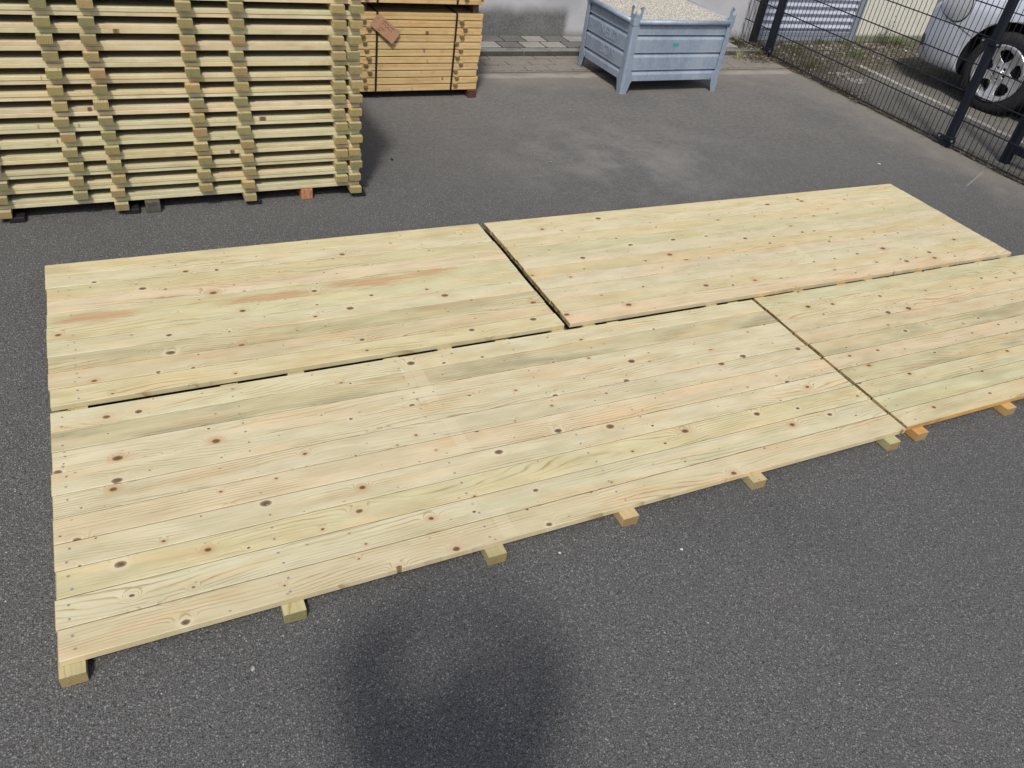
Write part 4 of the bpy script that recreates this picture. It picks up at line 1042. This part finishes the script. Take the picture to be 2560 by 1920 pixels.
# ------------------------------------------------------------------ the photographer (stands behind the camera, seen as a soft shadow)
per = thing('person', 'person in dark clothes holding a phone up, casting the soft shadow on the near asphalt', 'person', (-0.01, -0.04, 0), 0)
def skin_mesh(name, verts, edges, radii, mat, root=0, sub=2, parent=per):
    me = bpy.data.meshes.new(name); me.from_pydata([Vector(v) for v in verts], edges, []); me.materials.append(mat)
    o = bpy.data.objects.new(name, me); COL.objects.link(o); md = o.modifiers.new('skin', 'SKIN'); me.update()
    if not me.skin_vertices: bpy.context.view_layer.objects.active = o
    for i, rdi in enumerate(radii):
        sv = me.skin_vertices[0].data[i]; sv.radius = (rdi if isinstance(rdi, tuple) else (rdi, rdi)); sv.use_root = (i == root)
    md2 = o.modifiers.new('sub', 'SUBSURF'); md2.levels = sub; md2.render_levels = sub
    dg = bpy.context.evaluated_depsgraph_get(); dg.update()
    nm = bpy.data.meshes.new_from_object(o.evaluated_get(dg)); nm.name = name
    for p in nm.polygons: p.use_smooth = True
    if not nm.materials: nm.materials.append(mat)
    bpy.data.objects.remove(o)
    q = bpy.data.objects.new(name, nm); COL.objects.link(q); q.parent = parent
    return q
ph = Vector((0.01, 0.04, 2.1003)) - F * 0.022             # phone centre in the person's frame
hl_ = ph - Rt * 0.085 - F * 0.018; hr_ = ph + Rt * 0.085 - F * 0.018
sh_l, sh_r = Vector((-0.17, 0.12, 1.47)), Vector((0.19, -0.07, 1.47))
fw = Vector((0.50, 0.86, 0)).normalized(); sd = Vector((fw.y, -fw.x, 0))
pel = Vector((0, 0, 0.98))
def Pp(f, s, z): v = fw * f + sd * s; return Vector((v.x, v.y, z))
V = [Pp(-.04, 0, 1.03), Pp(-.03, 0, 1.27), Pp(-.02, 0, 1.49), Pp(-.01, .00, 1.62), Pp(.01, .01, 1.74), Pp(.015, .01, 1.84),
     Pp(-.02, -.25, 1.55), Pp(.02, -.35, 1.74), hl_ - Vector((0, 0, .075)) - F * .03, hl_ - Vector((0, 0, .02)),
     Pp(-.02, .20, 1.56), Pp(.02, .25, 1.80), hr_ - Vector((0, 0, .075)) - F * .03, hr_ - Vector((0, 0, .02)),
     Pp(-.04, -.10, .94), Pp(-.02, -.12, .52), Pp(-.05, -.13, .09), Pp(.10, -.15, .035),
     Pp(-.04, .10, .94), Pp(-.02, .12, .52), Pp(-.05, .13, .09), Pp(.10, .15, .035)]
E = [(0, 1), (1, 2), (2, 3), (3, 4), (4, 5), (2, 6), (6, 7), (7, 8), (8, 9), (2, 10), (10, 11), (11, 12), (12, 13), (0, 14), (14, 15), (15, 16), (16, 17), (0, 18), (18, 19), (19, 20), (20, 21)]
RD = [.13, .125, .14, .055, .085, .07, .065, .045, .030, .030, .065, .045, .030, .030, .088, .060, .042, .038, .088, .060, .042, .038]
skin_mesh('body', V, E, RD, M['skin'])
skin_mesh('jacket', [V[0] + Vector((0, 0, -.07)), V[1], V[2], V[3] - Vector((0, 0, .04)), V[6], V[7], V[8].lerp(V[7], .15), V[10], V[11], V[12].lerp(V[11], .15)],
          [(0, 1), (1, 2), (2, 3), (2, 4), (4, 5), (5, 6), (2, 7), (7, 8), (8, 9)], [.185, .18, .20, .10, .11, .09, .065, .11, .09, .065], M['jacket'])
skin_mesh('trousers', [V[0] + Vector((0, 0, -.03)), V[14], V[15], V[16] + Vector((0, 0, .02)), V[18], V[19], V[20] + Vector((0, 0, .02)), V[0] + Vector((0, 0, .09))],
          [(0, 1), (1, 2), (2, 3), (0, 4), (4, 5), (5, 6), (0, 7)], [.145, .105, .078, .062, .105, .078, .062, .14], M['trousers'])
for a_, b_ in ((16, 17), (20, 21)):
    skin_mesh('shoe', [V[a_] - Vector((0, 0, .01)), V[a_] - Vector((0, 0, .045)), V[b_] + Vector((0, 0, .008)), V[b_] + fw * .05 + Vector((0, 0, .002))], [(0, 1), (1, 2), (2, 3)], [.052, .050, .046, .036], M['black'])
skin_mesh('hair', [Pp(-.055, .01, 1.77), Pp(-.03, .01, 1.87), Pp(.025, .01, 1.895)], [(0, 1), (1, 2)], [.075, .085, .06], M['hair'])
b = MB(); b.tube([Pp(.085, .01, 1.755), Pp(.118, .01, 1.740)], [.010, .014], 8); b.build('nose', M['skin'], per)
for s in (-1, 1):
    b = MB(); bmesh.ops.create_uvsphere(b.bm, u_segments=10, v_segments=8, radius=.012, matrix=Matrix.Translation(Pp(.088, .01 + s * .032, 1.785)))
    b.build('eye', M['black'], per)
for s, h in ((-1, hl_), (1, hr_)):
    o_out = Rt * s
    vs = [h - Vector((0, 0, .02)), h + o_out * .01]; es = [(0, 1)]; rd = [.026, .022]
    for k in range(4):
        b0 = h + o_out * .012 + Up * (.024 - .016 * k) - F * .004; i0 = len(vs)
        vs += [b0, b0 + o_out * .010 + F * .014, b0 + o_out * .004 + F * .010 - o_out * .012 - F * .006]; es += [(1, i0), (i0, i0 + 1), (i0 + 1, i0 + 2)]; rd += [.009, .0085, .0075]
    i0 = len(vs); vs += [h - Up * .02 - o_out * .006, h - Up * .006 - o_out * .026]; es += [(0, i0), (i0, i0 + 1)]; rd += [.011, .009]
    skin_mesh('hand', vs, es, rd, M['skin'])
b = MB(); mt = Matrix(((Rt.x, Up.x, -F.x, 0), (Rt.y, Up.y, -F.y, 0), (Rt.z, Up.z, -F.z, 0), (0, 0, 0, 1)))
b.box(-.078, .078, -.037, .037, -.004, .004, bev=.003, mat=mt); po = b.build('mobile_phone', M['black'], loc=tuple(Vector((-0.01, -0.04, 0)) + ph))
tag(po, 'dark phone held up in both hands behind the viewpoint', 'phone')
